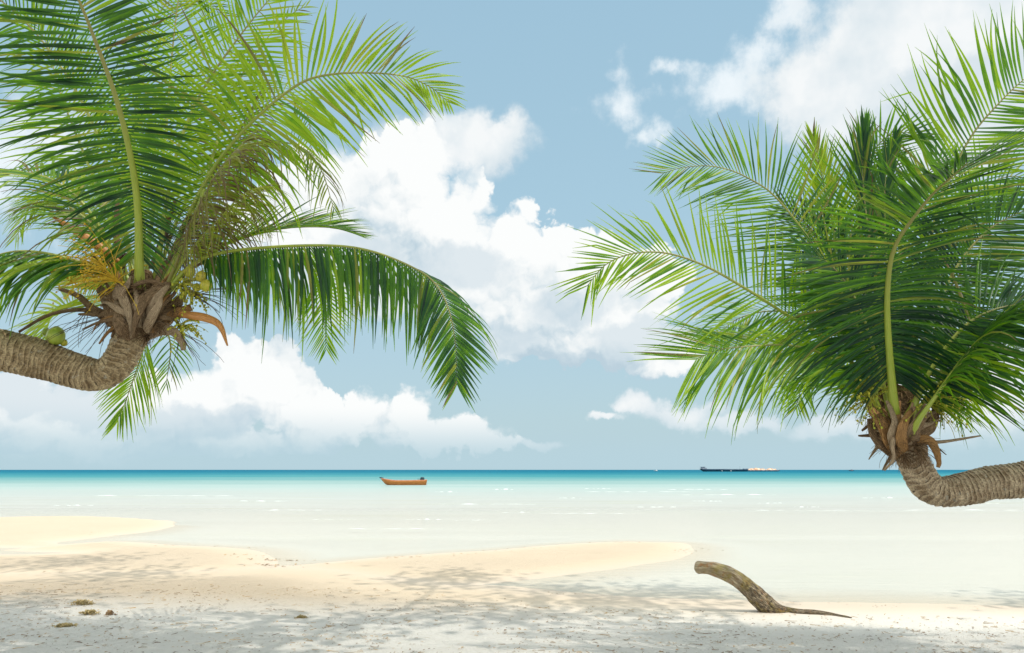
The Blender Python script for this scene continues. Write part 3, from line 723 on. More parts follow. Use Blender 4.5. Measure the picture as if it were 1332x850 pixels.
# young upright fronds, still folded
FRD([(1165, 540, .3), (1150, 430, .3), (1132, 320, .3), (1122, 230, .25), (1124, 160, .25)], up0=(0, -1, .1), n=90, L=.55, droop=.05, lift=.1, rb=.022, seed=71, bare=.55, green=-.1, wid=.034, fwd0=18, fwd1=8, fx=1)
FRD([(1168, 540, .3), (1160, 430, .3), (1152, 320, .3), (1152, 230, .25), (1166, 175, .25)], up0=(0, -1, .1), n=80, L=.42, droop=.05, lift=.1, rb=.022, seed=72, bare=.58, green=-.05, wid=.034, fwd0=24, fwd1=10, fx=1, limp=.3)
# folded frond at the top centre
FRD([(1165, 545, .4), (1142, 430, .4), (1122, 330, .4), (1117, 270, .4), (1124, 226, .4), (1137, 196, .4), (1158, 176, .35), (1186, 173, .3), (1205, 182, .3)], up0=(0, -1, .2), n=80, L=.62, droop=.12, lift=.15, rb=.020, seed=47, bare=.35, green=.0, wid=.034, fwd0=56, fwd1=28, limp=.2)
# yellowish upright frond behind
FRD([(1150, 540, .7), (1112, 400, .8), (1085, 300, .9), (1068, 225, .9), (1058, 178, .9)], up0=(0, -1, .1), n=80, L=.72, droop=.1, lift=.1, rb=.024, seed=48, bare=.25, green=.3, age=.2, wid=.034, fwd0=38, fwd1=14)
# crown filling fronds
FRD([(1160, 545, .2), (1128, 430, .3), (1090, 345, .35), (1050, 295, .4), (1020, 270, .4)], up0=(0, -1, .4), n=84, L=.82, droop=.25, lift=.05, rb=.026, seed=49, fwd0=100, fx=1.0, bare=.18, green=-0.24, wid=.032)
FRD([(1160, 545, .0), (1135, 450, -.1), (1110, 385, -.2), (1080, 345, -.3), (1050, 330, -.35)], up0=(0, -1, .5), n=76, L=.86, droop=.25, lift=.05, rb=.026, seed=50, fwd0=100, fx=1.0, bare=.18, green=-0.16, wid=.032)
FRD([(1176, 545, .2), (1205, 440, .2), (1240, 355, .2), (1285, 300, .15), (1340, 270, .1)], up0=(0, -1, .4), n=84, L=1.0, droop=.25, lift=.05, rb=.028, seed=51, fwd0=100, fx=1.0, bare=.2, green=-0.17, wid=.034)
FRD([(1180, 548, -.1), (1212, 480, -.2), (1255, 425, -.3), (1305, 400, -.4), (1370, 395, -.4)], up0=(0, -.7, .8), n=84, L=1.0, droop=.5, lift=.05, rb=.028, seed=52, fwd0=100, fx=1.0, bare=.16, green=-0.16, wid=.032)
FRD([(1184, 550, -.05), (1216, 505, -.1), (1258, 468, -.15), (1310, 455, -.2), (1365, 470, -.2)], up0=(0, -.5, 1), n=76, L=.88, droop=.7, lift=0, rb=.026, seed=53, fwd0=100, fx=1.0, bare=.16, green=.02, wid=.028, miss=.08)
FRD([(1180, 545, .4), (1208, 480, .8), (1235, 455, 1.0), (1252, 480, 1.1), (1254, 545, 1.1)], up0=(0, -.9, .4), n=60, L=.55, droop=.5, lift=0, rb=.022, seed=54, bare=.18, green=.42, age=.2, wid=.026)
FRD([(1175, 545, .4), (1195, 420, .5), (1225, 330, .6), (1262, 260, .7), (1310, 230, .7), (1360, 240, .7)], up0=(0, -1, .4), n=80, L=.9, droop=.25, lift=.05, rb=.026, seed=55, fwd0=100, fx=1.0, bare=.2, green=-0.09, wid=.032)
FRD([(1168, 545, .3), (1160, 420, .5), (1172, 320, .6), (1196, 250, .7), (1215, 215, .7), (1245, 200, .7)], up0=(0, -1, .4), n=80, L=.72, droop=.25, lift=.05, rb=.026, seed=56, bare=.2, green=-0.12, wid=.032)
FRD([(1155, 548, .5), (1125, 500, .8), (1085, 475, 1.0), (1050, 490, 1.1), (1035, 530, 1.1)], up0=(0, -.6, .9), n=56, L=.56, droop=.5, lift=0, rb=.020, seed=57, fwd0=100, fx=1.0, bare=.18, green=.15, wid=.024)
FRD([(1178, 545, .3), (1196, 460, .4), (1224, 395, .5), (1258, 350, .5), (1310, 335, .4)], up0=(0, -.6, 1), n=76, L=.8, droop=.5, lift=.05, rb=.026, seed=58, fwd0=100, fx=1.0, bare=.18, green=-0.19, wid=.030)
FRD([(1160, 545, .2), (1138, 470, .3), (1105, 415, .4), (1065, 385, .4), (1020, 370, .4)], up0=(0, -.6, 1), n=70, L=.75, droop=.5, lift=.05, rb=.024, seed=59, fwd0=100, fx=1.0, bare=.18, green=-0.15, wid=.028)

hb = MB(); hb.ball(P(1172, 562, .06, YR), px(30, YR), (1.1, 1, 1.05), 28, 18, lump=.25); hb.ball(P(1168, 535, .06, YR), px(24, YR), (1, .9, 1.3), 22, 14, lump=.3)
hb.build('crown_heart', M['fibre'], tr_)
heart(tr_, YR, 1170, 550, [
    ([(1172, 590, -.14), (1158, 572, -.24), (1148, 552, -.26), (1132, 532, -.2)], 13, 8, 1.3, 'sheath_orange'),
    ([(1180, 586, -.14), (1186, 565, -.25), (1196, 548, -.26), (1206, 530, -.2)], 12, 8, 1.3, 'sheath'),
    ([(1165, 590, -.14), (1150, 578, -.2), (1138, 565, -.18), (1132, 545, -.14)], 11, 6, 1.3, 'sheath'),
    ([(1176, 588, -.2), (1172, 568, -.3), (1176, 552, -.3), (1185, 535, -.24)], 9, 5, 1.5, 'sheath_orange'),
    ([(1164, 586, -.2), (1160, 566, -.3), (1164, 548, -.3), (1154, 522, -.24)], 7, 5, 1.4, 'sheath_light'),
    ([(1190, 572, -.1), (1206, 560, -.12), (1214, 548, -.1), (1220, 520, -.05)], 10, 6, 1.1, 'sheath'),
    ([(1192, 574, -.18), (1206, 572, -.22), (1216, 582, -.22), (1221, 600, -.2), (1220, 608, -.2)], 7, 3, 1.3, 'sheath_orange'),
    ([(1186, 574, -.14), (1200, 578, -.18), (1204, 590, -.18), (1200, 604, -.16)], 5, 2, 1.2, 'sheath_light'),
    ([(1164, 562, -.26), (1161, 580, -.32), (1162, 598, -.32), (1150, 612, -.3)], 4, 1.5, 1.2, 'sheath_light'),
    ([(1160, 592, -.2), (1154, 602, -.22), (1148, 612, -.22)], 3, 1, 1.2, 'sheath'),
    ([(1196, 576, -.15), (1225, 575, -.2), (1252, 571, -.25), (1276, 567, -.3)], 3.5, 1.2, 1.0, 'sheath_light'),
    ([(1205, 575, -.15), (1216, 580, -.18), (1231, 592, -.2)], 2, .8, 1.0, 'twig'),
    ([(1150, 555, -.1), (1138, 538, -.12), (1130, 524, -.1), (1128, 512, -.05)], 8, 4, 1.1, 'sheath'),
    ([(1150, 530, .0), (1148, 500, .05), (1146, 470, .1)], 10, 6, 1.0, 'sheath'),
    ([(1186, 530, .05), (1192, 500, .1), (1206, 470, .15), (1245, 455, .2)], 6, 3, 1.0, 'sheath_orange'),
    ([(1176, 540, -.05), (1178, 505, 0), (1184, 480, .05)], 5, 3, 1.0, 'sheath_light'),
] + ragged(1172, 558, 9, 34, 37, 34, -50, 230), None)
fb = MB()
for (u, v, dy, n, d, L) in ((1135, 520, -.12, 50, (-.8, -.3, .35), .36), (1125, 510, -.12, 40, (-.3, -.4, .5), .28), (1205, 525, -.12, 46, (.8, -.3, .4), .38), (1225, 515, -.12, 40, (.4, -.3, .3), .3)):
    strands(fb, P(u, v, dy, YR), n, L, d, .0042, n, .55, .9, knots=.35)
fb.build('flower_cluster', M['flower_green'], tr_)
fb = MB()
for (u, v, dy, n, d, L) in ((1160, 580, -.2, 60, (-.3, -.7, -.4), .2), (1190, 580, -.2, 60, (.4, -.7, -.5), .22), (1140, 540, -.2, 50, (-.6, -.6, -.3), .2), (1175, 592, -.12, 60, (0, -.5, -.9), .14), (1160, 500, 0, 40, (0, -.5, .4), .3)):
    strands(fb, P(u, v, dy, YR), n, L, d, .0030, n + 31, .9, .9)
tag(fb.build('palm_fibre', M['fibre'], tr_), kind='stuff')
for t_ in (tl, tr_):
    for ch in t_.children:
        ch.location = -V(t_.location)

# ------------------------------------------------------------------ driftwood
d_pts = [(905.5, 738.5, .05, 5), (907.5, 738.5, .04, 7.6), (916, 739, .03, 7.6), (930, 741, 0, 8.6), (947, 747, 0, 9.2), (965, 758.5, 0, 9.8), (982, 773, 0, 10.8), (996, 786, 0, 12), (1010, 793.5, -.02, 8.5)]
def on_sand(u, v, up=0):
    z = .1
    for _ in range(5): p_ = gnd(u, v, z); z = gz(p_.x, p_.y) + up
    return p_
YD = on_sand(992, 796).y
tail = [(1024, 796, 6), (1040, 798, 4.6), (1062, 799, 4.4), (1082, 800.5, 3.2), (1098, 803, 1.8), (1108, 804.5, .6)]
C, _ = catmull([(*at(u, v, YD + dy), px(r, YD)) for u, v, dy, r in d_pts] + [(*on_sand(u, v, .0), px(r, YD)) for u, v, r in tail], 190)
mb = MB()
mb.tube([c[:3] for c in C], [c[3] for c in C], 36, disp=lambda s, th: .012 * mnoise.noise(V((s * 3, math.cos(th) * 2, math.sin(th) * 2))) + (.006 + .012 * min(1, s)) * mnoise.noise(V((s * 7, math.cos(th) * 6, math.sin(th) * 6))) * (1 if s < .9 else .3))
tag(mb.build('driftwood', M['driftwood']), 'weathered mossy driftwood log poking up out of the sand at the waterline', 'driftwood')

# dried seaweed clumps and litter on the sand
def clump(u, v, wpx, hpx, label, seed, mat='seaweed'):
    rng = random.Random(seed); c = gnd(u, v, .15); Y = c.y; c.z = gz(c.x, c.y); mb = MB()
    for i in range(170):
        x = rng.gauss(0, .42); y = rng.gauss(0, .3)
        h = max(0, 1 - x * x * .8 - y * y)
        p = c + V((x * px(wpx, Y) * .6, y * px(wpx, Y) * .5, h * px(hpx, Y) * rng.random()))
        d = V((rng.gauss(0, 1), rng.gauss(0, .6), rng.gauss(0, .12))).normalized(); L = px(wpx, Y) * rng.uniform(.06, .22)
        q = p + d * L * .5 + V((0, 0, rng.uniform(0, .012)))
        r = p + d * L
        mb.tube([p, q, r], [.004, .0065 * rng.uniform(.6, 1.4), .002], 5, flat=[.5] * 3)
    o = mb.build('seaweed_clump', M[mat]); return tag(o, label, 'seaweed', 'dried seaweed clumps on the sand')
clump(107, 787, 24, 5, 'small dry seaweed clump on the sand, farther from the water than none of its kind', 1)['label'] = 'olive brown dried seaweed heap, the farthest of the clumps on the left sand'
clump(116, 804, 20, 5, 'elongated greenish brown seaweed clump just left of the small orange brown one', 2)
clump(142, 804, 10, 5, 'small orange brown seaweed clump to the right of the elongated one', 3, 'litter')
clump(84, 820, 24, 3, 'flat sandy seaweed clump nearest to the viewer on the left', 4)
clump(392, 801, 11, 2.5, 'tiny lone seaweed clump out on the middle of the shaded sand', 16)

rng = random.Random(99); mb = MB()
def bit(x, y, s, twig=False):
    z = gz_fast(x, y) + .003
    a = rng.uniform(0, 6.28); d = V((math.cos(a), math.sin(a), 0)); n = V((-d.y, d.x, 0))
    if twig:
        L = s * rng.uniform(2.0, 6); pts = [V((x, y, z + .004))]
        for k in range(4):
            d = (d + V((rng.gauss(0, .25), rng.gauss(0, .25), rng.gauss(0, .06)))).normalized(); d.z *= .5; pts.append(pts[-1] + d * L / 4)
        mb.tube(pts, [.0028 * s / .02, .0026, .0022, .0018, .001], 4, cap=False)
    else:
        b = len(mb.v); w = s * rng.uniform(.25, .5); c = V((x, y, z + .002))
        for q, (i, j, h) in enumerate(((-1, 0, 0), (-.3, .9, .35), (.4, .8, .25), (1, 0, .15), (.3, -.9, .4), (-.4, -.8, .1))):
            mb.v.append(c + d * (i * s) + n * (j * w) + V((0, 0, h * s * rng.uniform(.2, 1)))); mb.c.append((0, .5, 0, 1)); mb.u.append((x * 3, y * 3, 0))
        mb.f.append((b, b + 1, b + 4, b + 5)); mb.f.append((b + 1, b + 2, b + 3, b + 4))
_X, _Y = np.meshgrid(np.linspace(-14, 14, 561), np.linspace(4, 20, 321)); _Z = height(_X, _Y)
def gz_fast(x, y):
    i = min(max(int(round((y - 4) / .05)), 0), 320); j = min(max(int(round((x + 14) / .05)), 0), 560); return float(_Z[i, j])
for i in range(15000):
    y = 5.6 + 5.5 * rng.random() ** 2.0; x = rng.uniform(-.78, .78) * y
    if gz_fast(x, y) < .03 or mnoise.noise(V((x * .9, y * 1.6, 4))) < rng.uniform(-.55, .30): continue
    bit(x, y, rng.choice((.007, .009, .012, .018)) * rng.uniform(.7, 1.4), rng.random() < .24)
for (u, v, n, s) in ((355, 727, 26, .05), (366, 734, 20, .05), (330, 722, 12, .04), (298, 710, 8, .04), (220, 708, 8, .035), (415, 733, 8, .04), (512, 725, 14, .04), (548, 724, 8, .035), (600, 721, 8, .03), (640, 716, 6, .03), (704, 712, 8, .03), (794, 705, 10, .04), (890, 716, 10, .04), (897, 712, 6, .04), (886, 719, 6, .03),
                     (745, 771, 10, .02), (1040, 782, 16, .02), (1155, 787, 10, .016), (1300, 788, 12, .018), (135, 694, 5, .04), (60, 744, 6, .03)):
    p = gnd(u, v, .03)
    for k in range(n):
        x = p.x + rng.gauss(0, .12 * p.y / 6); y = p.y + rng.gauss(0, .06 * p.y / 6)
        bit(x, y, s * rng.uniform(.4, 1.1))
tag(mb.build('beach_litter', M['litter'], smooth=False), 'scattered dry leaf flecks and twigs over the sand', kind='stuff')

# ------------------------------------------------------------------ boats
def boat_mats():
    M['hull_orange'] = simple('orange_boat_paint', (.33, .105, .018), (.46, .17, .03), 3, .5, .1, .004, .4, stretch=(1, 1, 6))
    M['boat_inside'] = simple('boat_inside_wood', (.26, .15, .07), (.40, .26, .13), 5, .7, .2)
    M['gunwale'] = simple('boat_rail_paint', (.40, .15, .10), (.52, .25, .16), 5, .5, .1)
    M['motor_dark'] = simple('motor_cowl', (.012, .035, .045), (.02, .055, .065), 5, .35, 0)
    M['rope'] = simple('bow_fender', (.02, .04, .05), (.05, .08, .09), 9, .7, .2)
    M['steel_blue'] = simple('barge_hull_paint', (.012, .06, .10), (.03, .10, .15), .4, .6, 0)
    M['ship_grey'] = simple('ship_grey_paint', (.14, .17, .21), (.34, .36, .40), .5, .6, 0)
    M['ship_white'] = simple('ship_white_paint', (.55, .56, .55), (.75, .75, .72), .5, .6, 0)
    M['cargo'] = simple('sand_cargo', (.45, .22, .12), (.78, .60, .42), .5, .9, .3, .1)
boat_mats()

def hull_mesh(stations, seg=9):
    """stations: (x, half width, keel z, rail z, sheer x offset at the rail)"""
    vs = []; fs = []
    for (x, hw, kz, rz, ox) in stations:
        for j in range(2 * seg + 1):
            a = (j - seg) / seg; s = 1 if a > 0 else -1; k = abs(a)
            vs.append(V((x + ox * k ** 1.5, s * hw * math.sin(k * math.pi / 2) ** .75, kz + (rz - kz) * k ** 1.9)))
    m = 2 * seg + 1
    for i in range(len(stations) - 1):
        for j in range(m - 1):
            a = i * m + j; fs.append((a, a + 1, a + m + 1, a + m))
    fs.append(tuple(range((len(stations) - 1) * m, len(stations) * m)))
    return vs, fs, m
pb = gnd(524, 631.2); YB = pb.y
bx0 = at(497, 630, YB).x; bx1 = at(553.5, 630, YB).x; BL = bx1 - bx0
boat = empty('wooden_boat', (bx0 + BL / 2, YB, 0)); boat.rotation_euler = (0, 0, R(2))
tag(boat, 'long orange wooden boat with a dark outboard motor, moored in the shallow water', 'boat')
h = BL / 2; k = BL / 56.5   # k: metres per photo pixel at the boat
st = []
for i in range(21):
    u = i / 20; x = -h + BL * u
    bow = max(0, 1 - u / .30)
    hw = .62 * (1 - bow ** 2.2) * (1 - .12 * max(0, (u - .8) / .2)) + .02
    kz = -.12 + .20 * bow ** 1.5 ; rz = 5.6 * k + 2.9 * k * bow ** 1.3 + .8 * k * max(0, (u - .6) / .4) ** 1.5
    st.append((x + (h * .20) * bow, hw, kz, rz, -(h * .26) * bow + .10 * max(0, (u - .8) / .2)))
vs, fs, m = hull_mesh(st)
o = link_mesh('hull', vs, fs, M['hull_orange'], boat)
sol = o.modifiers.new('thickness', 'SOLIDIFY'); sol.thickness = .035; sol.offset = 1
for s in (0, m - 1):
    g_ = MB(); g_.tube([vs[i * m + s] + V((0, 0, .015)) for i in range(21)], [.035] * 21, 8); g_.build('rail', M['gunwale'], boat)
for u in (-.45, -.05, .35, .7):
    b_ = MB(); b_.box((u * h, 0, 3.9 * k), (.22, 1.02 if u > -.4 else .8, .04)); b_.build('bench', M['boat_inside'], boat, False)
b_ = MB(); b_.box((.1 * h, 0, .02), (BL * .62, .7, .03)); b_.build('floorboard', M['boat_inside'], boat, False)
b_ = MB(); tipb = V(vs[0]); b_.tube([tipb + V((.28, 0, -.02)), tipb + V((.05, 0, .06)), tipb + V((-.16, 0, .11))], [.09, .085, .05], 10); b_.build('bow_cap', M['rope'], boat)
mo = empty('outboard_motor', (h * .84, 0, 6.0 * k)); mo.parent = boat
b_ = MB()
b_.tube([(0, 0, -.02), (0, 0, .03), (.01, 0, .18), (.02, 0, .30), (.02, 0, .36)], [.15, .19, .20, .17, .10], 14, flat=[1.25] * 5, updir=(1, 0, 0)); b_.build('cowl', M['motor_dark'], mo)
b_ = MB(); b_.box((.05, 0, -.30), (.14, .10, .60)); b_.box((-.12, 0, -.12), (.12, .3, .22)); b_.build('shaft', M['motor_dark'], mo, False)
b_ = MB(); b_.tube([(-.15, 0, .05), (-.35, .04, .12), (-.55, .06, .14)], [.02, .018, .025], 7); b_.build('tiller', M['motor_dark'], mo)

# dark barge with a raised stern, and a sand lighter beyond it
pg = gnd(942, 613.6); YG = pg.y
def bpx(v): return v * YG / F
bx0 = at(911, 612, YG).x; bx1 = at(971, 612, YG).x; BL = bx1 - bx0
br = empty('cargo_barge', (bx0 + BL / 2, YG, 0)); tag(br, 'long dark blue barge with a grey wheelhouse on its left end, on the horizon', 'barge')
h = BL / 2
st = [(-h * (1 - .0) + h * .16 * 1, 3, -.1, bpx(3.2), -h * .16), (-h * .8, 5, -.3, bpx(3.0), -h * .05), (-h * .4, 5, -.3, bpx(2.8), 0), (h * .4, 5, -.3, bpx(2.6), 0), (h * .85, 5, -.3, bpx(2.8), 0), (h, 3.5, .1, bpx(2.9), h * .03)]
vs, fs, m = hull_mesh(st); hull = link_mesh('hull', vs, fs + [tuple(i * m for i in range(6)) + tuple((i * m + m - 1) for i in reversed(range(6)))], M['steel_blue'], br, False)
b_ = MB(); b_.box((-h * .84, 0, bpx(3.7)), (bpx(6), 6, bpx(1.6))); b_.box((-h * .88, 0, bpx(4.9)), (bpx(3.4), 4.4, bpx(1.3))); b_.box((-h * .90, 0, bpx(5.75)), (bpx(5.0), 5, bpx(.35))); b_.build('wheelhouse', M['ship_grey'], br, False)
for x in (-h * .98, -h * .74): b_ = MB(); b_.tube([(x, 2, bpx(3)), (x, 2, bpx(6.2))], [.14, .14], 6); b_.build('post', M['ship_grey'], br)
b_ = MB(); b_.tube([(h * .72, 0, bpx(2.6)), (h * .72, 0, bpx(6.6))], [.16, .10], 6); b_.build('mast', M['ship_grey'], br)
for x in (-h * .12, h * .26): b_ = MB(); b_.box((x, -5.25, bpx(.9)), (bpx(1.2), .3, bpx(.9))); b_.build('draught_mark', M['ship_white'], br, False)
b_ = MB(); b_.box((-.1 * h, 0, bpx(3.0)), (BL * .7, 8, bpx(.35))); b_.build('hatch_cover', M['ship_grey'], br, False)
YG2 = YG + 60
bx0 = at(966, 612, YG2).x; bx1 = at(1013, 612, YG2).x; BL = bx1 - bx0; h = BL / 2
def b2(v): return v * YG2 / F
br = empty('sand_lighter', (bx0 + BL / 2, YG2, 0)); tag(br, 'low barge heaped with orange and pale cargo, right of the dark barge', 'barge')
st = [(-h, 4, 0, b2(1.6), 0), (-h * .7, 5, -.3, b2(1.6), 0), (h * .7, 5, -.3, b2(1.6), 0), (h, 3, .2, b2(1.9), 0)]
vs, fs, m = hull_mesh(st); link_mesh('hull', vs, fs + [tuple(i * m for i in range(4)) + tuple((i * m + m - 1) for i in reversed(range(4)))], M['ship_grey'], br, False)
for (x0, w, hh) in ((-.52, 9, 2.6), (-.2, 9, 3.2), (.1, 8, 2.4), (.52, 9, 3.0), (.75, 5, 2.0)):
    b_ = MB(); b_.ball((x0 * h, 0, b2(1.5)), 1.0, (b2(w) * .55, 4, b2(hh) * .8), 16, 10, .35); b_.build('cargo_heap', M['cargo'], br)
b_ = MB(); b_.box((-h * .85, 0, b2(2.5)), (b2(5), 5, b2(2.2))); b_.build('deckhouse', M['ship_grey'], br, False)
# specks of boats on the horizon
def far_boat(u, w, Y, label, mat, hh=1.2):
    x = at(u, 611, Y).x; e = empty('fishing_boat', (x, Y, 0)); tag(e, label, 'boat', 'distant fishing boats'); L = w * Y / F; H_ = hh * Y / F
    st = [(-L / 2, .3, .2, H_ * .8, 0), (-L / 4, 2, 0, H_ * .55, 0), (L / 3, 2, 0, H_ * .5, 0), (L / 2, 1.5, .1, H_ * .6, 0)]
    vs, fs, m = hull_mesh(st, 5); link_mesh('hull', vs, fs, M[mat], e, False)
    b_ = MB(); b_.box((L * .15, 0, H_ * .9), (L * .35, 2, H_ * .8)); b_.build('cabin', M['ship_white' if mat == 'ship_white' else 'ship_grey'], e, False)
far_boat(853, 5, 900, 'tiny white boat on the horizon left of the dark barge', 'ship_white')
far_boat(1107, 6, 1000, 'tiny dark boat on the horizon between the cargo barge and the right palm', 'steel_blue', 1.5)

# ------------------------------------------------------------------ unseen trees, added behind the viewpoint to shade the near sand
M['bark'] = simple('tree_bark', (.10, .07, .045), (.24, .18, .12), 9, .9, .7, .02)
M['broadleaf'] = leaf_mat('broad_leaf', [(.2, (.02, .07, .015)), (.5, (.04, .11, .02)), (.9, (.08, .16, .02))], (.16, .34, .03))
def shade_tree(x, y, H, R_, seed, label, n=6000):
    rng = random.Random(seed); e = empty('unseen_shade_tree', (x, y, gz(x, y) - .1)); tag(e, label, 'tree', 'unseen trees added to shade the sand')
    mb = MB(); tips = []
    def limb(p, d, L, r, depth):
        pts = [p]; q = p.copy()
        for k in range(6):
            d = (d + V((rng.gauss(0, .10), rng.gauss(0, .10), .03))).normalized(); q = q + d * L / 6; pts.append(q.copy())
        mb.tube(pts, [r * (1 - .45 * k / 6) for k in range(7)], 9 if depth < 2 else 6)
        if depth >= 2: tips.append(q); return
        for k in range(4 if depth else 5):
            a = rng.uniform(0, 6.28) if depth else k * 1.256 + rng.gauss(0, .2)
            limb(q if k % 2 else pts[4], (d * .5 + V((math.cos(a), math.sin(a), rng.uniform(.1, .5)))).normalized(), L * (.72 if depth else .62 * R_ / 3), r * .5, depth + 1)
    limb(V((0, 0, 0)), V((rng.gauss(0, .05), .50, 1)), H * .62, .17, 0)
    mb.build('trunk', M['bark'], e)
    vs = []; fs = []; ti = []
    for i in range(n):
        c = rng.choice(tips) + V((rng.gauss(0, .62), rng.gauss(0, .62), rng.gauss(0, .32)))
        a = V((rng.gauss(0, 1), rng.gauss(0, 1), rng.gauss(0, .35))).normalized(); b = a.cross(V((rng.gauss(0, .4), rng.gauss(0, .4), 1))).normalized()
        L = rng.uniform(.08, .14); w = L * .5; s = len(vs); rl = rng.random()
        vs += [c - a * L, c + b * w, c + a * L, c - b * w]; ti += [(0, rl, 0, 1), (.3, rl, 0, 1), (.6, rl, 0, 1), (.3, rl, 0, 1)]
        fs.append((s, s + 1, s + 2, s + 3))
    link_mesh('crown', vs, fs, M['broadleaf'], e, False, ti)
SHADE = [(-6.6, -.7, 12.6, 3.7), (-1.0, -.9, 12.8, 3.7), (4.4, -1.6, 12.6, 3.6), (9.2, -3.0, 12.0, 3.3), (13.6, -4.2, 11.6, 3.3), (-11.8, -.8, 12.6, 3.7), (-4.0, -5.2, 11.5, 4.0), (6.0, -6.2, 11.4, 4.0)]
for i, (x, y, H_, R_) in enumerate(SHADE):
    shade_tree(x, y, H_, R_, 200 + i, 'tall unseen leafy tree leaning seaward, added behind the viewpoint to shade the sand')

# ------------------------------------------------------------------ sky, clouds, sun
SUN_EL, SUN_AZ = R(69), R(126)       # azimuth clockwise from the view direction (+Y): behind and to the right
sd = V((math.sin(SUN_AZ) * math.cos(SUN_EL), math.cos(SUN_AZ) * math.cos(SUN_EL), math.sin(SUN_EL)))
sl = bpy.data.lights.new('sun', 'SUN'); sl.energy = 2.6; sl.angle = R(.55); sl.color = (1, .955, .88)
so = bpy.data.objects.new('sun', sl); COL.objects.link(so); so.rotation_euler = sd.to_track_quat('Z', 'Y').to_euler(); so.location = sd * 50

world = bpy.data.worlds.new('World'); scene.world = world; world.use_nodes = True
t = NT(world.node_tree); bg = t.n['Background']
WSTR = .10
sky = t.new('ShaderNodeTexSky', sky_type='NISHITA'); sky.sun_disc = False
sky.sun_elevation = SUN_EL; sky.sun_rotation = SUN_AZ; sky.altitude = 0; sky.air_density = 1.0; sky.dust_density = 1.6; sky.ozone_density = 1.2
gen = t.new('ShaderNodeTexCoord').outputs['Generated']
sx = t.new('ShaderNodeSeparateXYZ'); t.l.new(gen, sx.inputs[0])
az = t.math('ARCTAN2', sx.outputs[0], sx.outputs[1]); el = t.math('ARCSINE', sx.outputs[2])
cx = t.new('ShaderNodeCombineXYZ'); t.l.new(az, cx.inputs[0]); t.l.new(el, cx.inputs[1]); AE = cx.outputs[0]

# cumulus: (u, v, ru, rv) ellipses measured on the photograph, turned into azimuth and elevation
CUM = [(560, 300, 95, 80), (500, 260, 80, 75), (470, 330, 130, 95), (400, 310, 110, 75), (600, 360, 110, 75), (525, 215, 70, 50), (680, 330, 60, 58), (700, 400, 120, 55), (760, 355, 70, 55), (800, 420, 95, 55), (690, 440, 60, 30), (850, 350, 45, 38), (860, 455, 70, 30), (760, 450, 50, 26), (420, 250, 60, 60),
       (330, 500, 72, 62), (260, 530, 110, 50), (390, 540, 60, 38), (440, 555, 70, 26), (530, 545, 32, 50), (540, 570, 55, 20), (610, 567, 48, 22), (650, 576, 26, 10), (200, 540, 90, 50), (80, 540, 120, 40), (20, 520, 90, 36), (120, 570, 160, 26), (300, 575, 140, 18), (470, 540, 26, 34)]
SOFT = [(620, 185, 70, 44), (575, 165, 32, 24), (650, 170, 36, 26), (530, 190, 60, 36),
        (1210, 60, 220, 150), (1110, 110, 120, 100), (1300, 20, 190, 150), (1050, 120, 60, 64), (1260, 130, 190, 120),
        (830, 528, 26, 16), (890, 540, 60, 18), (790, 548, 30, 8), (960, 552, 70, 14), (700, 577, 40, 8), (1250, 510, 120, 70), (1120, 560, 120, 16), (40, 560, 260, 40)]
WISP = [(805, 130, 60, 46), (800, 95, 34, 30), (845, 175, 34, 22), (940, 115, 80, 44), (1000, 66, 60, 40), (1040, 20, 60, 34), (870, 90, 50, 20), (30, 190, 120, 110)]
def blob_group(name, blobs, cap):
    g = bpy.data.node_groups.new(name, 'ShaderNodeTree')
    g.interface.new_socket('Vector', in_out='INPUT', socket_type='NodeSocketVector')
    g.interface.new_socket('Density', in_out='OUTPUT', socket_type='NodeSocketFloat')
    q = NT(g); gi = q.new('NodeGroupInput'); go = q.new('NodeGroupOutput'); p = gi.outputs[0]
    acc = None
    for (u, v, ru, rv) in blobs:
        a, e = azel(u, v); a1, _ = azel(u + ru, v); a2, _ = azel(u - ru, v); _, e1 = azel(u, v - rv); _, e2 = azel(u, v + rv)
        ra = (a1 - a2) / 2; re = (e1 - e2) / 2
        dd = q.vmath('MULTIPLY', q.vmath('SUBTRACT', p, (a, e, 0)), (1 / ra, 1 / re, 0))
        f = q.math('SUBTRACT', 1.0, q.vmath('LENGTH', dd))
        acc = f if acc is None else q.math('SMOOTH_MAX', acc, f, .25)
    q.l.new(q.math('MINIMUM', acc, cap), go.inputs[0])
    return g
def use(g, vec):
    nd = t.new('ShaderNodeGroup'); nd.node_tree = g; t.l.new(vec, nd.inputs[0]); return nd.outputs[0]
def billow(vec, sc, amp, det=3.0):
    vo = t.new('ShaderNodeTexVoronoi', feature='F1', voronoi_dimensions='2D', normalize=True); t.l.new(vec, vo.inputs['Vector'])
    vo.inputs['Scale'].default_value = sc; vo.inputs['Detail'].default_value = det; vo.inputs['Roughness'].default_value = .52; vo.inputs['Lacunarity'].default_value = 2.2
    d2 = t.math('MULTIPLY', vo.outputs['Distance'], vo.outputs['Distance'])
    return t.math('MULTIPLY', t.math('SUBTRACT', .16, d2), amp)
bc = blob_group('cumulus_masses', CUM, .8); bs_ = blob_group('soft_cloud_masses', SOFT, .8); bw_ = blob_group('thin_wisps', WISP, .8)
wn = t.new('ShaderNodeTexNoise', noise_dimensions='2D'); t.l.new(AE, wn.inputs['Vector']); wn.inputs['Scale'].default_value = 17; wn.inputs['Detail'].default_value = 6; wn.inputs['Roughness'].default_value = .58
wv = t.vmath('SUBTRACT', wn.outputs['Color'], (.5, .5, .5))
pc = t.vmath('MULTIPLY', t.vmath('ADD', AE, t.vmath('SCALE', wv, scale=.055)), (1, 1, 0))
pn_ = t.vmath('ADD', AE, t.vmath('SCALE', wv, scale=.035))
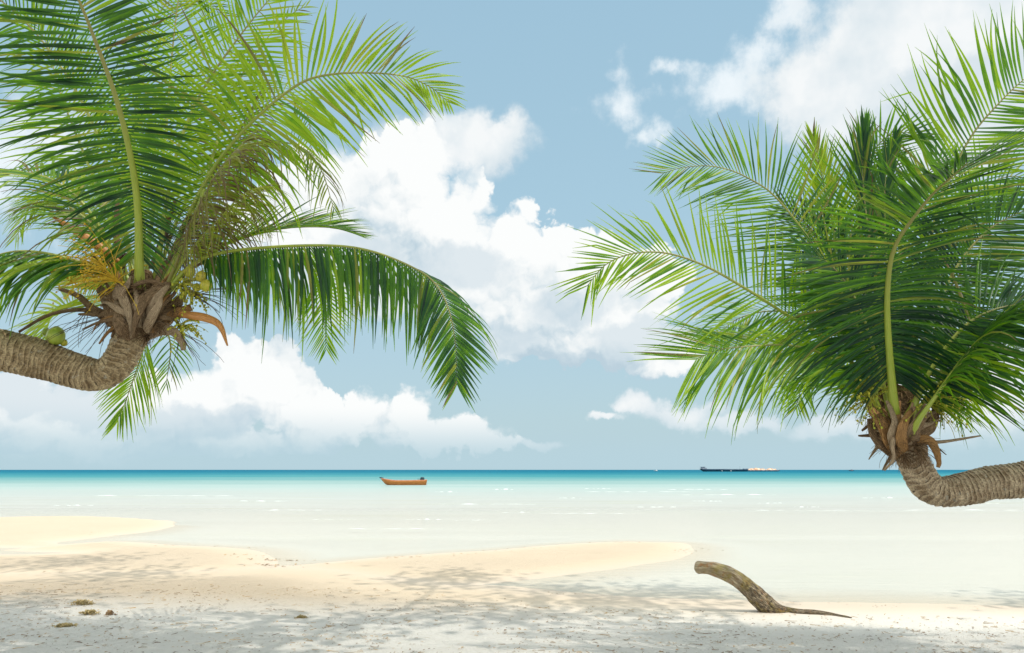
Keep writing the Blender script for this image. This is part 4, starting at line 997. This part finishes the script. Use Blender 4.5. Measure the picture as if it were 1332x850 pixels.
B0 = use(bc, pc); B1 = use(bc, t.vmath('ADD', pc, (.030, .045, 0)))
N0 = billow(pn_, 21, 1.6); N1 = billow(t.vmath('ADD', pn_, (.004, .0075, 0)), 21, 1.6)
lowf = t.noise(AE, 9, 4, .55, dim='2D')
dC = t.math('ADD', B0, N0)
edge = t.math('ADD', .09, t.math('MULTIPLY', t.smooth(lowf, .42, .62), .34))
nd = t.new('ShaderNodeMapRange', interpolation_type='SMOOTHSTEP'); t.put(nd, 0, dC); t.put(nd, 1, -.02); t.put(nd, 2, edge); mask_c = nd.outputs[0]
sh = t.math('ADD', .63, t.math('MULTIPLY', t.math('SUBTRACT', N0, N1), .85))
sh = t.math('ADD', sh, t.math('MULTIPLY', t.math('SUBTRACT', B0, B1), .62))
sh = t.math('ADD', sh, t.math('MULTIPLY', t.math('SUBTRACT', lowf, .5), 1.05))
sh = t.math('ADD', sh, t.math('MULTIPLY', N0, .22))
sh = t.math('ADD', sh, t.math('MULTIPLY', t.smooth(el, .02, .30), .06), None, True)
ccol = t.ramp(sh, [(.18, (.46, .58, .66)), (.38, (.56, .66, .72)), (.54, (.68, .75, .785)), (.70, (.80, .835, .845)), (.90, (.885, .90, .895))])
S0 = use(bs_, pc)
sN = t.noise(AE, 13, 8, .6, dim='2D')
dS = t.math('ADD', S0, t.math('MULTIPLY', t.math('SUBTRACT', sN, .5), 1.15))
mask_s = t.math('MULTIPLY', t.smooth(dS, -.20, .42), .97)
sh2 = t.math('ADD', t.math('ADD', .44, t.math('MULTIPLY', dS, .35)), t.math('MULTIPLY', t.math('SUBTRACT', lowf, .5), 1.1), None, True)
scol = t.ramp(sh2, [(.15, (.54, .64, .71)), (.5, (.70, .765, .80)), (.8, (.85, .87, .875))])
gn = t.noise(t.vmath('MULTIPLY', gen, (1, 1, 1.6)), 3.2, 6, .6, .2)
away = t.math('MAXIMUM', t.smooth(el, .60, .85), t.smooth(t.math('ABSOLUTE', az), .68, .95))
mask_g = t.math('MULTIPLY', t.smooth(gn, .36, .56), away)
nish = t.vmath('SCALE', sky.outputs[0], scale=WSTR)
veil_amt = t.ramp(el, [(0, .78), (.10, .76), (.30, .72), (.60, .70), (1, .66)])
veilc = t.ramp(el, [(0, (.47, .64, .70)), (.15, (.46, .65, .735)), (.35, (.43, .655, .77)), (.65, (.39, .62, .76)), (1, (.34, .56, .70))])
base = t.mix(veil_amt, nish, veilc)
base = t.mix(mask_g, base, (1.78, 1.86, 1.90))  # unseen bright cloud overhead and behind, added to fill the shaded sand
# the lowest band of air dims the cloud bases
fade = t.smooth(el, .085, .012)
dW = t.math('ADD', use(bw_, pc), t.math('MULTIPLY', t.math('SUBTRACT', sN, .5), 2.4))
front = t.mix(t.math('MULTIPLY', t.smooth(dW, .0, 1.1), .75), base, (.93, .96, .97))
front = t.mix(mask_s, front, scol)
front = t.mix(mask_c, front, ccol)
GREY = [(60, 520, 120, 30), (150, 548, 120, 26), (255, 552, 60, 22), (315, 548, 20, 26), (20, 500, 60, 24), (745, 400, 80, 30), (835, 440, 80, 30), (650, 436, 60, 22), (1250, 120, 150, 60), (600, 345, 90, 26), (470, 330, 60, 30)]
gG = use(blob_group('grey_cloud_fronts', GREY, .8), pc)
mG = t.math('MULTIPLY', t.smooth(t.math('ADD', gG, t.math('MULTIPLY', t.math('ADD', N0, t.math('SUBTRACT', sN, .5)), .8)), -.02, .50), .62)
front = t.mix(mG, front, (.55, .65, .715))
front = t.mix(t.math('MULTIPLY', fade, .88), front, (.44, .60, .67))
bgf = t.new('ShaderNodeBackground'); t.l.new(t.vmath('SCALE', front, scale=1 / WSTR), bgf.inputs[0]); bgf.inputs[1].default_value = WSTR
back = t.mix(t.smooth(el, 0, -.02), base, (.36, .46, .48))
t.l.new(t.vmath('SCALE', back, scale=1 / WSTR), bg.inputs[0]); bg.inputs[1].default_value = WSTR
# the cloud bank stands over the sea only; the shader skips it elsewhere
win = t.math('MULTIPLY', t.math('MULTIPLY', t.math('LESS_THAN', t.math('ABSOLUTE', az), .95), t.math('LESS_THAN', el, .86)), t.math('GREATER_THAN', el, -.005))
mxs = t.new('ShaderNodeMixShader'); t.l.new(win, mxs.inputs[0]); t.l.new(bg.outputs[0], mxs.inputs[1]); t.l.new(bgf.outputs[0], mxs.inputs[2])
t.l.new(mxs.outputs[0], t.n['World Output'].inputs[0])
world.cycles.sampling_method = 'MANUAL'; world.cycles.sample_map_resolution = 512

scene.view_settings.view_transform = 'Standard'; scene.view_settings.look = 'None'; scene.view_settings.gamma = 1
scene.view_settings.use_curve_mapping = False
scene.view_settings.exposure = .14
scene.render.engine = 'CYCLES'
scene.cycles.transparent_max_bounces = 8
scene.cycles.max_bounces = 4; scene.cycles.diffuse_bounces = 3; scene.cycles.glossy_bounces = 2; scene.cycles.transmission_bounces = 4
